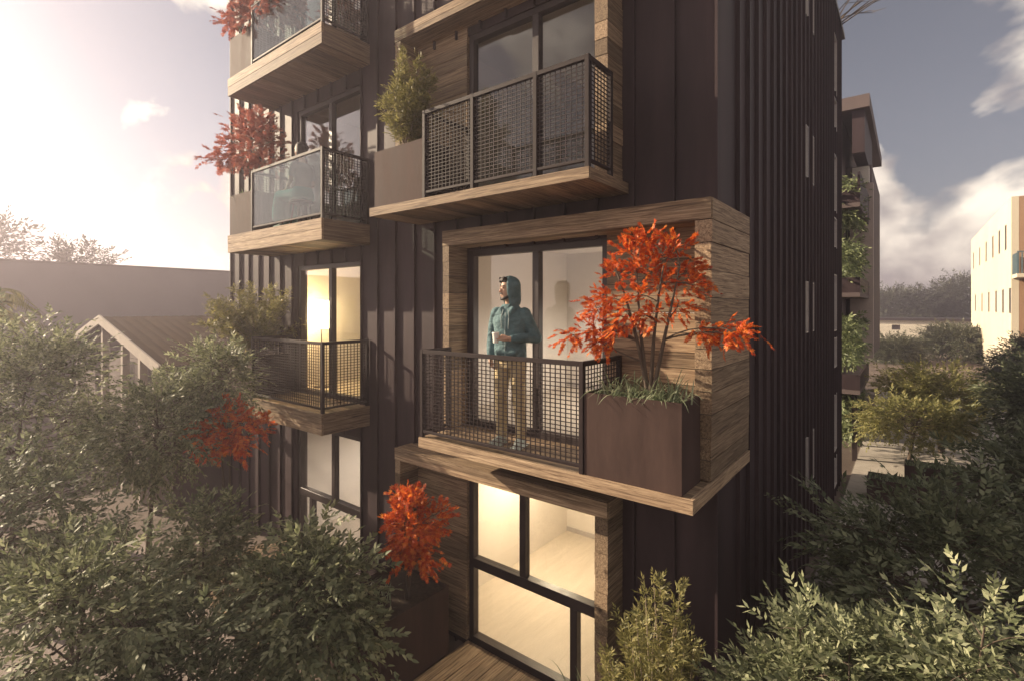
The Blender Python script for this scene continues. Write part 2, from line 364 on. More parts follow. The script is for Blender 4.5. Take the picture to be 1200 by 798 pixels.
# timber frames round the right-hand bays
def frame(x0, x1, k, zt, zb, clad, ybR=4.83, fas=0.16):
    core = MB(); zi = zt - fas
    core.box(x0+0.01, x0+0.10, YF+0.01, YW+0.04, zb+0.01, zi); core.box(x1-0.13, x1-0.01, YF+0.01, ybR-0.02, zb+0.01, zi)
    core.box(x0+0.01, x1-0.01, YF+0.012, YW+0.03, zi+0.01, zt-0.01)
    fr = core.build('timber_frame', DARK, bld)
    for a, b in split(zb, zi-0.002, 0.185): piece('plank', fr, WY, x0+jit(), x0+0.105+jit(), YF+jit(), YW+0.045, a+0.003, b-0.003)
    for a, b in split(zb, zi-0.002, 0.20): piece('plank', fr, WY, x1-0.14+jit(), x1+jit(0.005), YF+jit(0.004), ybR+jit(0.006), a+0.0035, b-0.0035)
    # fascia: two boards in front, soffit boards below, one board along the side
    zm = zi + (zt-zi)*0.45
    piece('fascia_board', fr, WX, x0-0.004, x1-0.003, YF-0.004, YF+0.02, zi+0.002, zm-0.001)
    piece('fascia_board', fr, WX, x0-0.004, x1-0.003, YF-0.007, YF+0.02, zm+0.001, zt)
    piece('fascia_board', fr, WY, x1-0.02, x1+0.004, YF+0.022, ybR+0.004, zi+0.002, zt-0.001)
    piece('fascia_board', fr, WY, x0-0.005, x0+0.02, YF+0.022, YW+0.04, zi+0.002, zt-0.001)
    for a, b in split(YF+0.022, YW+0.03, 0.10): piece('soffit_plank', fr, WX, x0+0.11, x1-0.145, a+0.001, b-0.001, zi-0.004, zi+0.012)
    for a, b in split(YF+0.022, YW+0.03, 0.10): piece('top_plank', fr, WX, x0+0.022, x1-0.022, a+0.001, b-0.001, zt-0.012, zt+0.004)
    ca, cb = clad
    for a, b in split(FZ[k]+0.002, zi, 0.165):
        d = jit(0.004); piece('cladding_plank', fr, WX, ca, cb, YW-0.012+d, YW+0.12, a+0.003, b-0.003)
    return fr
frame(-4.58, -1.33, 1, 0.94, -1.49, (-2.478, -1.472), ybR=5.75, fas=0.185)
frame(-5.50, -2.31, 2, 3.74, 1.26, (-5.39, -4.462))
frame(-5.50, -2.31, 0, -1.90, -4.25, (-5.39, -4.462))
frame(-4.58, -1.33, 3, 6.44, 4.01, (-2.478, -1.472), ybR=5.75, fas=0.185)

# balcony slabs
def slab(x0, x1, k, th, tail=None, two=False):
    z1 = FZ[k]; z0 = z1 - th
    core = B(x0+0.012, x1-0.012, YB+0.012, YW+0.02, z0+0.014, z1-0.014).build('balcony_slab', DARK, bld)
    if two:
        zm = z0 + th*0.52
        piece('edge_board', core, WX, x0, x1, YB, YB+0.03, z0, zm-0.0015); piece('edge_board', core, WX, x0, x1, YB-0.004, YB+0.03, zm+0.0015, z1)
    else: piece('edge_board', core, WX, x0, x1, YB, YB+0.03, z0, z1)
    ye = tail or YW
    piece('edge_board', core, WY, x1-0.03, x1, YB+0.032, ye, z0, z1-0.001); piece('edge_board', core, WY, x0, x0+0.03, YB+0.032, YW, z0, z1-0.001)
    for a, b in split(YB+0.032, YW-0.005, 0.105, 0.05): piece('deck_plank', core, WX, x0+0.032, x1-0.032, a+0.002, b-0.002, z1-0.02, z1+0.001+jit(0.001))
    for a, b in split(x0+0.032, x1-0.032, 0.19, 0.15): piece('soffit_plank', core, WY, a+0.0015, b-0.0015, YB+0.032, YW-0.002, z0-0.002+jit(0.003), z0+0.02)
    return core
slab(-4.48, -1.325, 1, 0.115, tail=5.755)
slab(-5.40, -2.24, 2, 0.105)
slab(-4.48, -1.325, 3, 0.115, tail=5.755)
for k in (1, 2, 3): slab(-9.45, -6.49, k, 0.30, two=True)

# railings: top/bottom rails and posts as one part, wire mesh panels as sub-parts
def railing(path, zf, posts=(), glass_seg=None):
    zt, zb = zf + 1.01, zf + 0.085
    m = MB()
    segs = list(zip(path[:-1], path[1:])); hw = 0.022
    def bar(p, q, z0, z1, w):
        (xa, ya), (xb, yb) = p, q
        if abs(xa-xb) > abs(ya-yb): m.box(min(xa,xb)+hw*1.01, max(xa,xb)-hw*1.01, ya-w, ya+w, z0, z1)
        else: m.box(xa-w, xa+w, min(ya,yb)+hw*1.01, max(ya,yb)-hw*1.01, z0, z1)
    for p, q in segs:
        bar(p, q, zt-0.045, zt, 0.02); bar(p, q, zb-0.03, zb, 0.016)
    for x, y in list(path) + list(posts): m.box(x-hw, x+hw, y-hw, y+hw, zf+0.002, zt+0.002)
    r = m.build('railing', RAILM, bld, bevel=0.003)
    for si, ((xa, ya), (xb, yb)) in enumerate(segs):
        if si == glass_seg:
            B(xa+0.03, xb-0.03, ya-0.006, ya+0.006, zb+0.004, zt-0.05).build('glass_panel', RGLASS, r); continue
        w = MB(); horiz = abs(xa-xb) > abs(ya-yb); t = 0.0042
        a, b = (min(xa,xb), max(xa,xb)) if horiz else (min(ya,yb), max(ya,yb))
        n = max(2, round((b-a)/0.058))
        for i in range(1, n):
            u = a + (b-a)*i/n
            if horiz: w.box(u-t, u+t, ya-t, ya+t, zb-0.005, zt-0.04)
            else: w.box(xa-t, xa+t, u-t, u+t, zb-0.005, zt-0.04)
        nz_ = round((zt-zb)/0.043)
        for i in range(1, nz_):
            z = zb + (zt-0.045-zb)*i/nz_
            if horiz: w.box(a, b, ya-0.0036, ya+0.0036, z-0.0036, z+0.0036)
            else: w.box(xa-0.0036, xa+0.0036, a, b, z-0.0036, z+0.0036)
        w.build('mesh_panel', RAILM, r, fix=False)
    return r
yr = YB + 0.035
railing([(-4.45, YF-0.02), (-4.45, yr), (-2.33, yr), (-2.33, YW-0.03)], FZ[1])
railing([(-4.41, YW-0.04), (-4.41, yr), (-2.27, yr), (-2.27, YF-0.025)], FZ[2], posts=[(-3.66, yr), (-2.84, yr)])
railing([(-4.45, YF-0.02), (-4.45, yr), (-2.33, yr), (-2.33, YW-0.03)], FZ[3])
for k in (1, 2, 3):
    railing([(-8.60, YW-0.03), (-8.60, yr), (-6.52, yr), (-6.52, YW-0.03)], FZ[k], glass_seg=1 if k > 1 else None)

# ------------------------------------------------------------------ lamps and pictures in the rooms
LAMPS = [(-3.35, 6.7, FZ[1]+1.62, 62, (1.0,0.86,0.66)), ]
SHADE = rough_mat('lamp_shade_metal', (0.10,0.08,0.07), (0.14,0.11,0.10), scale=9, rough=0.4)
BULB = glow_mat('lit_bulb', (1.0,0.80,0.48), 28.0)
def pendant(x, y, ztop, zb, watts, label, col=(1.0,0.88,0.74)):
    e = empty('pendant_lamp', (x, y, zb-0.05), label, 'lamp')
    MB().tube([(x, y, ztop), (x, y, zb+0.2)], 0.006).build('cord', SHADE, e)
    m = MB(); n = 24; prof = [(0.025, 0.22), (0.05, 0.20), (0.20, 0.03), (0.22, 0.0), (0.212, 0.0), (0.19, 0.03), (0.045, 0.19), (0.02, 0.20)]
    m.lathe(prof, (x, y, zb), n); m.build('lamp_shade', SHADE, e, smooth=False)
    MB().lathe([(0.005,-0.03),(0.03,-0.02),(0.04,0.0),(0.03,0.025),(0.012,0.05)], (x, y, zb+0.11), 14).build('bulb', BULB, e, smooth=True)
    ld = bpy.data.lights.new('lamp_light', 'POINT'); ld.energy = watts; ld.color = col; ld.shadow_soft_size = 0.05
    lo = bpy.data.objects.new('lamp_light', ld); COL.objects.link(lo); lo.parent = e; lo.location = (0, 0, 0.05 + 0.025)
GLOBE = glow_mat('lit_globe', (1.0,0.78,0.42), 13.0)
def floor_lamp(x, y, z, watts, label, tall=False, h=1.1, col=(1.0,0.82,0.56)):
    e = empty('floor_lamp', (x, y, z), label, 'lamp')
    MB().lathe([(0.14,0),(0.14,0.015),(0.02,0.03)], (x, y, z+0.005), 20).build('base', SHADE, e)
    MB().tube([(x, y, z+0.02), (x, y, z+h+0.02)], 0.012, 8).build('stem', SHADE, e)
    if tall: MB().lathe([(0.15,0),(0.17,0.02),(0.145,0.50),(0.12,0.52)], (x, y, z+h), 20).build('lamp_shade', GLOBE, e, smooth=True)
    else: MB().lathe([(0.02,0),(0.10,0.03),(0.15,0.12),(0.15,0.18),(0.10,0.27),(0.02,0.30)], (x, y, z+h), 20).build('lamp_shade', GLOBE, e, smooth=True)
    ld = bpy.data.lights.new('lamp_light', 'POINT'); ld.energy = watts; ld.color = col; ld.shadow_soft_size = 0.1
    lo = bpy.data.objects.new('lamp_light', ld); COL.objects.link(lo); lo.parent = e; lo.location = (0, -0.28, h+0.2)
pendant(-3.0, 6.9, FZ[1]+2.5, FZ[1]+1.45, 70, 'dark pendant lamp hanging in the room behind the standing man')
pendant(-4.2, 6.5, FZ[0]+2.5, FZ[0]+1.82, 90, 'dark pendant lamp in the ground floor room below the standing man', (1.0,0.80,0.52))
pendant(-7.2, 7.0, FZ[0]+2.5, FZ[0]+1.6, 60, 'added dark pendant lamp brightening the left ground floor room behind the shrubs')  # lamp added to brighten this room, in place of sun on its walls
floor_lamp(-8.72, 5.33, FZ[1], 22, 'glowing floor lamp in the left-hand room behind the lowest left balcony', tall=True, col=(1.0,0.56,0.16))
PICF = rough_mat('picture_frame', (0.45,0.38,0.33), (0.5,0.43,0.37), scale=6, rough=0.6)
pf = empty('wall_picture', (-3.4, 8.26, FZ[1]+1.2), 'thin framed blank picture on the wall behind the standing man', 'picture')
m = MB(); px0, px1, pz0, pz1 = -3.75, -2.55, FZ[1]+1.15, FZ[1]+1.85; py = YW+0.21+3.3
m.box(px0, px1, py-0.03, py-0.002, pz0, pz0+0.03); m.box(px0, px1, py-0.03, py-0.002, pz1-0.03, pz1); m.box(px0, px0+0.03, py-0.031, py-0.003, pz0+0.03, pz1-0.03); m.box(px1-0.03, px1, py-0.031, py-0.003, pz0+0.03, pz1-0.03)
m.build('frame', PICF, pf); B(px0+0.03, px1-0.03, py-0.012, py-0.003, pz0+0.03, pz1-0.03).build('canvas', PLASTER, pf)

# ------------------------------------------------------------------ planters on balconies and ground
def planter(x0, x1, y0, y1, z0, z1, label, group='dark steel planters'):
    e = empty('planter_box', ((x0+x1)/2, (y0+y1)/2, z0), label, 'planter', group)
    t = 0.012; m = MB()
    m.box(x0, x1, y0, y0+t, z0, z1); m.box(x0, x1, y1-t, y1, z0, z1); m.box(x0, x0+t, y0+t, y1-t, z0, z1); m.box(x1-t, x1, y0+t, y1-t, z0, z1); m.box(x0+t, x1-t, y0+t, y1-t, z0, z0+0.02)
    m.build('box', PLANTERM, e)
    B(x0+t, x1-t, y0+t, y1-t, z1-0.10, z1-0.04).build('soil', SOIL, e)
    return e
planter(-2.30, -1.42, YB+0.025, 4.445, FZ[1]+0.003, -0.76, 'dark steel planter beside the standing man, holding the orange-red maple')
planter(-5.33, -4.44, YB+0.025, 4.445, FZ[2]+0.003, FZ[2]+0.70, 'dark planter with feathery green shrub on the upper right balcony')
planter(-9.42, -8.63, YB+0.025, 4.66, FZ[1]+0.003, FZ[1]+0.69, 'dark planter on the lowest left balcony, half hidden by leaves')
planter(-9.42, -8.63, YB+0.025, 4.66, FZ[2]+0.003, FZ[2]+0.69, 'dark planter with rust maple on the balcony of the seated woman')
planter(-9.42, -8.63, YB+0.025, 4.66, FZ[3]+0.003, FZ[3]+0.69, 'dark planter on the topmost left balcony')
planter(-5.42, -4.47, 3.42, 4.45, ZG+0.07, -3.42, 'dark planter on the ground deck, left of the ground floor window')

# ground decks
DK = empty('timber_deck', (-3.2, 3.9, ZG), 'sunlit timber deck before the ground floor window below the standing man', 'deck', 'ground decks')
for a, b in split(-4.45, -2.2, 0.14, 0.05): piece('deck_plank', DK, WY, a+0.003, b-0.003, 3.0, 4.77, ZG+0.03, ZG+0.075+jit(0.002))
DK2 = empty('timber_deck', (-7.6, 3.8, ZG), 'timber deck before the left ground floor window, among the shrubs', 'deck', 'ground decks')
for a, b in split(-9.2, -6.3, 0.14, 0.05): piece('deck_plank', DK2, WY, a+0.003, b-0.003, 3.1, 4.77, ZG+0.03, ZG+0.075+jit(0.002))

# ------------------------------------------------------------------ foliage engine
def unit(a): return a / np.maximum(np.linalg.norm(a, axis=1, keepdims=True), 1e-9)
def np_mesh(name, V, Fc, mat, smooth=False):
    me = bpy.data.meshes.new(name); n, k = Fc.shape
    me.vertices.add(len(V)); me.vertices.foreach_set('co', V.astype(np.float32).ravel())
    me.loops.add(n*k); me.loops.foreach_set('vertex_index', Fc.astype(np.int32).ravel())
    me.polygons.add(n); me.polygons.foreach_set('loop_start', np.arange(0, n*k, k, dtype=np.int32)); me.polygons.foreach_set('loop_total', np.full(n, k, dtype=np.int32))
    me.update(calc_edges=True); me.validate(); me.materials.append(mat); return me
def leaf_geo(P, D, N, Ln, Wd, kind='lance'):
    D = unit(D); S = unit(np.cross(D, N)); N = np.cross(S, D); Ln = Ln[:, None]; Wd = Wd[:, None]; n = len(P)
    if kind == 'lance':
        V = np.stack([P, P + D*Ln*0.42 + S*Wd*0.5 - N*Ln*0.05, P + D*Ln - N*Ln*0.16, P + D*Ln*0.42 - S*Wd*0.5 - N*Ln*0.05], 1).reshape(-1, 3)
        f = np.array([[0,1,2],[0,2,3]]); k = 4
    elif kind == 'broad':
        V = np.stack([P, P + D*Ln*0.28 + S*Wd*0.46 + N*Ln*0.05, P + D*Ln*0.68 + S*Wd*0.36, P + D*Ln - N*Ln*0.15, P + D*Ln*0.68 - S*Wd*0.36, P + D*Ln*0.28 - S*Wd*0.46 + N*Ln*0.05, P + D*Ln*0.5 - N*Ln*0.03], 1).reshape(-1, 3)
        f = np.array([[0,1,6],[1,2,6],[2,3,6],[3,4,6],[4,5,6],[5,0,6]]); k = 7
    else:  # maple: five lobes round one base
        vs = [P]; f = []; idx = 1
        for an, ln in ((-1.25,0.55),(-0.62,0.86),(0.0,1.0),(0.62,0.86),(1.25,0.55)):
            d = D*math.cos(an) + S*math.sin(an); s = S*math.cos(an) - D*math.sin(an)
            vs += [P + d*Ln*ln*0.5 + s*Wd*0.13 - N*Ln*0.03, P + d*Ln*ln - N*Ln*0.12, P + d*Ln*ln*0.5 - s*Wd*0.13 - N*Ln*0.03]
            f += [[0, idx, idx+1], [0, idx+1, idx+2]]; idx += 3
        V = np.stack(vs, 1).reshape(-1, 3); f = np.array(f); k = idx
    Fc = (np.arange(n)[:, None, None]*k + f[None]).reshape(-1, 3)
    return V, Fc
def sprigs(O, A, rng, slen, nl, ll, lw, kind, spread=0.85, lift=0.35, var=0.3):
    """leaves alternating along short twigs that start at O and run along A"""
    n = len(O); A = unit(A)
    up = np.tile(np.array([[0, 0, 1.0]]), (n, 1)) + rng.normal(0, 0.35, (n, 3))
    S = unit(np.cross(A, up)); U = np.cross(S, A)
    sl_ = slen * rng.uniform(0.6, 1.25, n)
    i = np.arange(nl); tt = (i + 0.6)/nl; sg = np.where(i % 2 == 0, 1.0, -1.0)
    P = O[:, None] + A[:, None]*(sl_[:, None, None]*tt[None, :, None]) - np.array([0, 0, 1.0])*(sl_[:, None, None]*0.25*tt[None, :, None]**2)
    ang = spread*(1 - 0.55*tt) ; ang[-1] *= 0.1
    Dv = A[:, None]*np.cos(ang)[None, :, None] + S[:, None]*(np.sin(ang)*sg)[None, :, None] - np.array([0, 0, 1.0])*0.15 + rng.normal(0, 0.18, (n, nl, 3))
    Nv = U[:, None] + lift*S[:, None]*sg[None, :, None]*-1 + rng.normal(0, 0.28, (n, nl, 3))
    P = P.reshape(-1, 3); Dv = Dv.reshape(-1, 3); Nv = Nv.reshape(-1, 3); m = len(P)
    Ls = ll*rng.uniform(1-var, 1+var, m); Ws = lw*rng.uniform(1-var, 1+var, m)
    return leaf_geo(P, Dv, Nv, Ls, Ws, kind)
def bez(p, q, rng, sag=0.12, n=5):
    p = np.array(p, float); q = np.array(q, float); d = np.linalg.norm(q-p); mid = (p+q)/2 + rng.normal(0, sag*d*0.5, 3) + np.array([0, 0, sag*d])
    t = np.linspace(0, 1, n)[:, None]; return (1-t)**2*p + 2*t*(1-t)*mid + t**2*q
def ell_points(rng, n, c, r, low=-0.8, shell=0.55):
    out = []
    while len(out) < n:
        v = rng.normal(0, 1, 3); v /= np.linalg.norm(v)
        if v[2] < low: continue
        s = rng.uniform(shell, 1.0)**0.7
        out.append(np.array(c) + v*np.array(r)*s*rng.uniform(0.70, 1.14))
    return out
def tree(name, label, cat, base, clusters, crad, nsp, slen, nl, ll, lw, leafm, barkm, seed, trunk_r=0.06, fork=0.35, kind='lance', group=None, stems=1, outward=0.8, up=0.25, twig_r=0.006, flat=0.8, crown='crown'):
    """trunk and limbs that reach every cluster, leafy twigs filling each cluster"""
    rng = np.random.default_rng(seed); base = np.array(base, float)
    root = empty(name, base, label, cat, group)
    C = np.array(clusters, float); cen = C.mean(0); top = C[:, 2].max()
    m = MB(); nodes = []
    for s in range(stems):
        a = rng.uniform(0, 6.28) if stems > 1 else 0
        tgt = cen.copy(); tgt[2] = base[2] + (top - base[2])*0.82
        if stems > 1: tgt[:2] += np.array([math.cos(2*math.pi*s/stems + a*0.1), math.sin(2*math.pi*s/stems + a*0.1)])*(C[:, :2].std(0)*0.9)
        pl_ = bez(base - np.array([0,0,0.03]), tgt, rng, 0.06, 8); rr = np.linspace(trunk_r, trunk_r*0.25, 8); rr[0] *= 1.25
        m.tube(pl_, list(rr), 7); nodes += [(p, r) for p, r in zip(pl_, rr)]
    NP = np.array([p for p, _ in nodes]); NR = np.array([r for _, r in nodes])
    lo = base[2] + (top-base[2])*fork*0.5
    Os, As = [], []
    for c in C:
        cand = np.linalg.norm(NP - c, axis=1) + 1.4*np.maximum(0, NP[:, 2] - c[2] + 0.15*np.linalg.norm(NP[:, :2]-c[:2], axis=1)) + 3.0*(NP[:, 2] < lo - 1e-3)
        i = int(cand.argmin()); b = bez(NP[i], c, rng, 0.10, 6); r0 = min(NR[i]*0.55, trunk_r*0.5)
        m.tube(b, list(np.linspace(max(r0, twig_r*1.6), twig_r, 6)), 5, cap=False)
        for j in range(max(3, nsp//6)):
            q = c + rng.normal(0, 0.55, 3)*crad*np.array([1, 1, flat]); p0 = b[rng.integers(3, 6)]
            m.tube(bez(p0, q, rng, 0.08, 4), [twig_r, twig_r*0.8, twig_r*0.6, twig_r*0.4], 3, cap=False)
        o = c + rng.normal(0, 0.48, (nsp, 3))*crad*np.array([1, 1, flat])
        out = unit(o - c + 1e-6)*0.7 + unit((o - cen) + 1e-6)*outward + np.array([0, 0, up]) + rng.normal(0, 0.4, (nsp, 3))
        Os.append(o); As.append(out)
    V, Fc = sprigs(np.concatenate(Os), np.concatenate(As), rng, slen, nl, ll, lw, kind)
    m.build('trunk', barkm, root, smooth=True, fix=False)
    me = np_mesh(crown, V - base, Fc, leafm); link(crown, me, root, base)
    return root
def shrub_tufts(name, label, base, h, w, n, leafm, seed, group=None, needle=0.05, barkm=None):
    """upright feathery shrub: many ascending stems clothed in small narrow leaves"""
    rng = np.random.default_rng(seed); base = np.array(base, float); root = empty(name, base, label, 'shrub', group); m = MB(); Os, As = [], []
    for i in range(n):
        a = rng.uniform(0, 6.28); r = w*rng.uniform(0.1, 1)**0.7; hh = h*rng.uniform(0.55, 1.0)*(1 - 0.35*(r/w)**2)
        tip = base + np.array([math.cos(a)*r, math.sin(a)*r, hh]); b = bez(base + rng.normal(0, 0.03, 3)*np.array([1,1,0]), tip, rng, 0.05, 7)
        m.tube(b, list(np.linspace(0.009, 0.003, 7)), 4, cap=False)
        for t in np.linspace(0.28, 1.0, 12):
            k = t*6; i0 = min(int(k), 5); p = b[i0] + (b[i0+1]-b[i0])*(k-i0)
            for q in range(5):
                Os.append(p + rng.normal(0, 0.02, 3)); v = (b[i0+1]-b[i0]); v = v/np.linalg.norm(v); As.append(v*0.8 + rng.normal(0, 0.55, 3) + np.array([0, 0, 0.25]))
    V, Fc = sprigs(np.array(Os), np.array(As), rng, needle*2.2, 8, needle, needle*0.28, 'lance', spread=0.9)
    m.build('stems', barkm or BARKL, root, smooth=True, fix=False); link('foliage', np_mesh('foliage', V - base, Fc, leafm), root, base); return root
def strap_plant(label, c, n, ln, seed, sx=0.06, sy=0.06, group='strappy grasses in planters', wd=0.016):
    rng = np.random.default_rng(seed); V, Fs = [], []; c = np.array(c, float)
    for i in range(n):
        a = rng.uniform(0, 6.28); p = np.array([rng.normal(0, sx), rng.normal(0, sy), 0]); l = ln*rng.uniform(0.6, 1.15); out = np.array([math.cos(a), math.sin(a), 0]); rch = rng.uniform(0.35, 0.95); sd = np.array([-out[1], out[0], 0])*wd*0.5*rng.uniform(0.6, 1.2)
        b0 = len(V)
        for k in range(6):
            t = k/5; q = p + out*l*rch*t + np.array([0, 0, l*(1.25*t*(1-rch*0.35) - 0.95*rch*t*t)]); w = (1 - t)**0.6 if k < 5 else 0.05
            V += [q + sd*w, q - sd*w]
        Fs += [(b0+2*k, b0+2*k+1, b0+2*k+3, b0+2*k+2) for k in range(5)]
    me = np_mesh('strap_grass', np.array(V), np.array(Fs), GRASS); o = link('strap_grass', me, None, c); return tag(o, label, 'grass plant', group)

# ------------------------------------------------------------------ maples and shrubs in the planters
MAIN = [(-1.78,4.15,0.59),(-1.93,4.1,0.5),(-1.56,4.2,0.5),(-2.02,4.05,0.3),(-1.77,4.2,0.31),(-2.1,4.05,0.08),(-1.79,4.0,0.11),(-1.48,4.3,0.3),(-1.41,4.25,0.18),(-2.26,4.0,-0.21),(-2.01,4.0,-0.18),(-2.39,3.95,-0.25),(-1.68,4.0,-0.08),(-1.56,4.3,0.01),(-1.30,4.15,-0.22),(-1.02,4.08,-0.18),(-2.16,4.05,-0.32),(-1.67,4.2,0.44),(-1.89,4.0,-0.04),(-1.13,4.1,-0.2),(-1.86,4.1,0.37),(-1.62,4.15,0.20),(-2.2,4.02,0.0)]
tree('maple_tree', 'orange-red maple in the planter beside the standing man', 'tree', (-1.77,4.2,-0.82), MAIN, 0.12, 30, 0.095, 8, 0.033, 0.036, REDL, BARK, 21, trunk_r=0.022, fork=0.2, kind='maple', group='red maples', stems=4, twig_r=0.003, flat=0.7)
strap_plant('pale green strappy grass under the orange-red maple, left clump', (-2.02,4.16,-0.80), 110, 0.36, 31, 0.10, 0.07)
strap_plant('pale green strappy grass under the orange-red maple, right clump', (-1.62,4.16,-0.80), 110, 0.36, 32, 0.10, 0.07)
strap_plant('strappy grass between the two clumps under the orange-red maple', (-1.74,4.1,-0.81), 45, 0.24, 33, 0.18, 0.05)
WM = [(-8.9,4.2,3.25),(-9.16,4.1,3.13),(-8.6,4.2,3.05),(-9.49,4.1,2.92),(-8.8,4.15,2.84),(-8.35,4.2,2.75),(-9.6,4.0,2.68),(-9.95,4.0,2.71),(-9.16,4.1,2.53),(-8.7,4.2,2.5),(-8.25,4.2,2.42),(-8.55,4.0,2.6),(-9.3,4.2,2.75),(-9.0,4.05,2.95)]
tree('maple_tree', 'rust red maple on the balcony of the seated woman', 'tree', (-9.0,4.3,1.87), WM, 0.19, 34, 0.15, 7, 0.062, 0.06, PINK, BARKL, 22, trunk_r=0.024, fork=0.2, kind='maple', group='red maples', stems=4, twig_r=0.004)
tree('maple_tree', 'rust red maple on the topmost left balcony, cut by the frame', 'tree', (-9.0,4.3,4.62), [(x+0.45,y,z+2.35) for x,y,z in WM]+[(-8.3,4.2,4.93),(-7.9,4.25,4.95)], 0.19, 34, 0.15, 7, 0.062, 0.06, PINK, BARKL, 23, trunk_r=0.024, fork=0.2, kind='maple', group='red maples', stems=4, twig_r=0.004)
GM = ell_points(np.random.default_rng(6), 16, (-4.58,3.92,-2.55), (0.40,0.28,0.40), -0.9, 0.2)
tree('maple_tree', 'small bright red maple in the ground deck planter', 'tree', (-4.72,4.0,-3.5), GM, 0.14, 34, 0.11, 7, 0.046, 0.047, REDL, BARK, 24, trunk_r=0.018, fork=0.2, kind='maple', group='red maples', stems=3, twig_r=0.003)
LM = ell_points(np.random.default_rng(4), 12, (-7.7,3.3,-1.85), (0.42,0.35,0.45))
tree('maple_tree', 'small red maple under the lowest left balcony among green shrubs', 'tree', (-7.7,3.3,ZG), LM, 0.17, 32, 0.13, 7, 0.056, 0.055, REDL, BARK, 25, trunk_r=0.03, fork=0.6, kind='maple', group='red maples', twig_r=0.004)
shrub_tufts('feathery_shrub', 'feathery olive green shrub on the upper right balcony', (-4.95,4.2,1.9), 1.22, 0.42, 26, OLIVE, 41, 'feathery shrubs', 0.055)
strap_plant('strappy grass behind the railing of the upper right balcony', (-4.62,4.22,1.88), 50, 0.26, 42, 0.08, 0.05)
shrub_tufts('feathery_shrub', 'feathery pale green shrub on the lowest left balcony', (-8.95,4.25,-0.87), 1.35, 0.85, 34, OLIVE, 43, 'feathery shrubs', 0.065)
shrub_tufts('feathery_shrub', 'tall feathery olive shrub at the building corner, foot of the wall', (-1.55,3.78,ZG), 2.5, 0.42, 52, OLIVE, 44, 'feathery shrubs', 0.05)
strap_plant('strappy grass at the foot of the corner shrub', (-2.0,3.62,-3.35), 70, 0.42, 45, 0.12, 0.08)
tag(B(-2.25,-1.2,3.35,4.4,ZG,ZG+0.06).build('planting_bed', SOIL), 'dark soil bed under the corner shrub', 'flower bed')
strap_plant('strappy grass in the ground deck planter', (-5.05,3.75,-3.5), 70, 0.34, 46, 0.2, 0.1)
strap_plant('strappy grass in the topmost left planter', (-9.0,4.2,4.62), 60, 0.3, 47, 0.18, 0.08)
strap_plant('strappy grass beside the maple of the seated woman', (-9.05,4.15,1.87), 60, 0.3, 48, 0.18, 0.08)

# ------------------------------------------------------------------ garden trees in the foreground
def garden_tree(label, base, c, r, n, crad, nsp, ll, seed, mat=GREEN, kind='lance', trunk=0.05, group='garden trees and shrubs', nl=10, low=-0.75, lw=0.42, shell=0.5, name='garden_tree', slen=None):
    rng = np.random.default_rng(seed)
    return tree(name, label, 'tree', base, ell_points(rng, n, c, r, low, shell), crad, nsp, slen or ll*3.8, nl, ll, ll*lw, mat, BARK, seed+100, trunk_r=trunk, fork=0.35, kind=kind, group=group, twig_r=0.005)
garden_tree('tall pale-leaved tree at the left edge before the grey building', (-9.6,1.3,ZG), (-9.6,1.4,-1.45), (1.05,1.05,1.30), 60, 0.32, 30, 0.066, 201)
garden_tree('leafy green tree before the brown-roofed shed', (-8.6,2.5,ZG), (-8.5,2.6,-1.85), (0.8,0.7,0.95), 46, 0.28, 28, 0.064, 202)
garden_tree('near leafy shrub in the lower left corner', (-5.5,1.0,ZG), (-5.5,1.1,-2.75), (1.0,0.62,0.85), 52, 0.24, 24, 0.064, 203, trunk=0.035)
garden_tree('dark leafy tree at the left edge below the tallest tree', (-7.3,0.8,ZG), (-7.3,0.9,-2.35), (0.9,0.8,0.95), 46, 0.28, 24, 0.062, 204, mat=GREEN2)
garden_tree('green shrub standing before the left ground floor window', (-6.45,2.45,ZG), (-6.45,2.45,-2.95), (0.55,0.5,0.70), 34, 0.22, 22, 0.066, 205, trunk=0.03)
garden_tree('broad-leaved shrub left of the ground deck planter', (-4.75,2.75,ZG), (-4.85,2.78,-3.08), (0.72,0.52,0.72), 50, 0.22, 20, 0.074, 206, kind='broad', trunk=0.03, lw=0.5)
garden_tree('slim leafy shrub reaching up to the lowest left balcony', (-8.0,3.35,ZG), (-8.35,3.35,-1.2), (0.5,0.35,0.7), 26, 0.24, 28, 0.062, 207, trunk=0.03)
garden_tree('dark bushy shrub at the bottom edge left of the broad-leaved shrub', (-4.9,1.75,ZG), (-4.9,1.75,-3.25), (0.55,0.5,0.7), 34, 0.24, 17, 0.07, 208, mat=GREEN2, trunk=0.03)
garden_tree('small leafy shrub at the bottom edge beside the sunlit deck', (-3.3,2.75,ZG), (-3.3,2.75,-3.72), (0.40,0.30,0.42), 16, 0.2, 18, 0.055, 209, kind='broad', mat=GREEN2, trunk=0.02)
garden_tree('large leafy tree filling the lower right corner', (0.3,5.9,ZG), (0.25,6.0,-2.75), (1.25,1.05,1.05), 90, 0.30, 24, 0.075, 210, mat=GREEN2, trunk=0.06)
garden_tree('sunlit leafy shrub at the bottom edge right of the dark wall', (-0.55,3.85,ZG), (-0.52,3.92,-2.78), (0.50,0.42,0.52), 40, 0.20, 20, 0.058, 211, trunk=0.03)
garden_tree('sunlit pale-leaved shrub before the large tree, lower right', (-0.12,4.0,ZG), (-0.12,4.08,-2.58), (0.52,0.42,0.44), 40, 0.20, 20, 0.056, 216, trunk=0.03)
garden_tree('pale-leaved shrub at the lower right edge of the picture', (0.35,4.1,ZG), (0.36,4.15,-2.35), (0.50,0.42,0.44), 38, 0.20, 20, 0.056, 217, trunk=0.03)
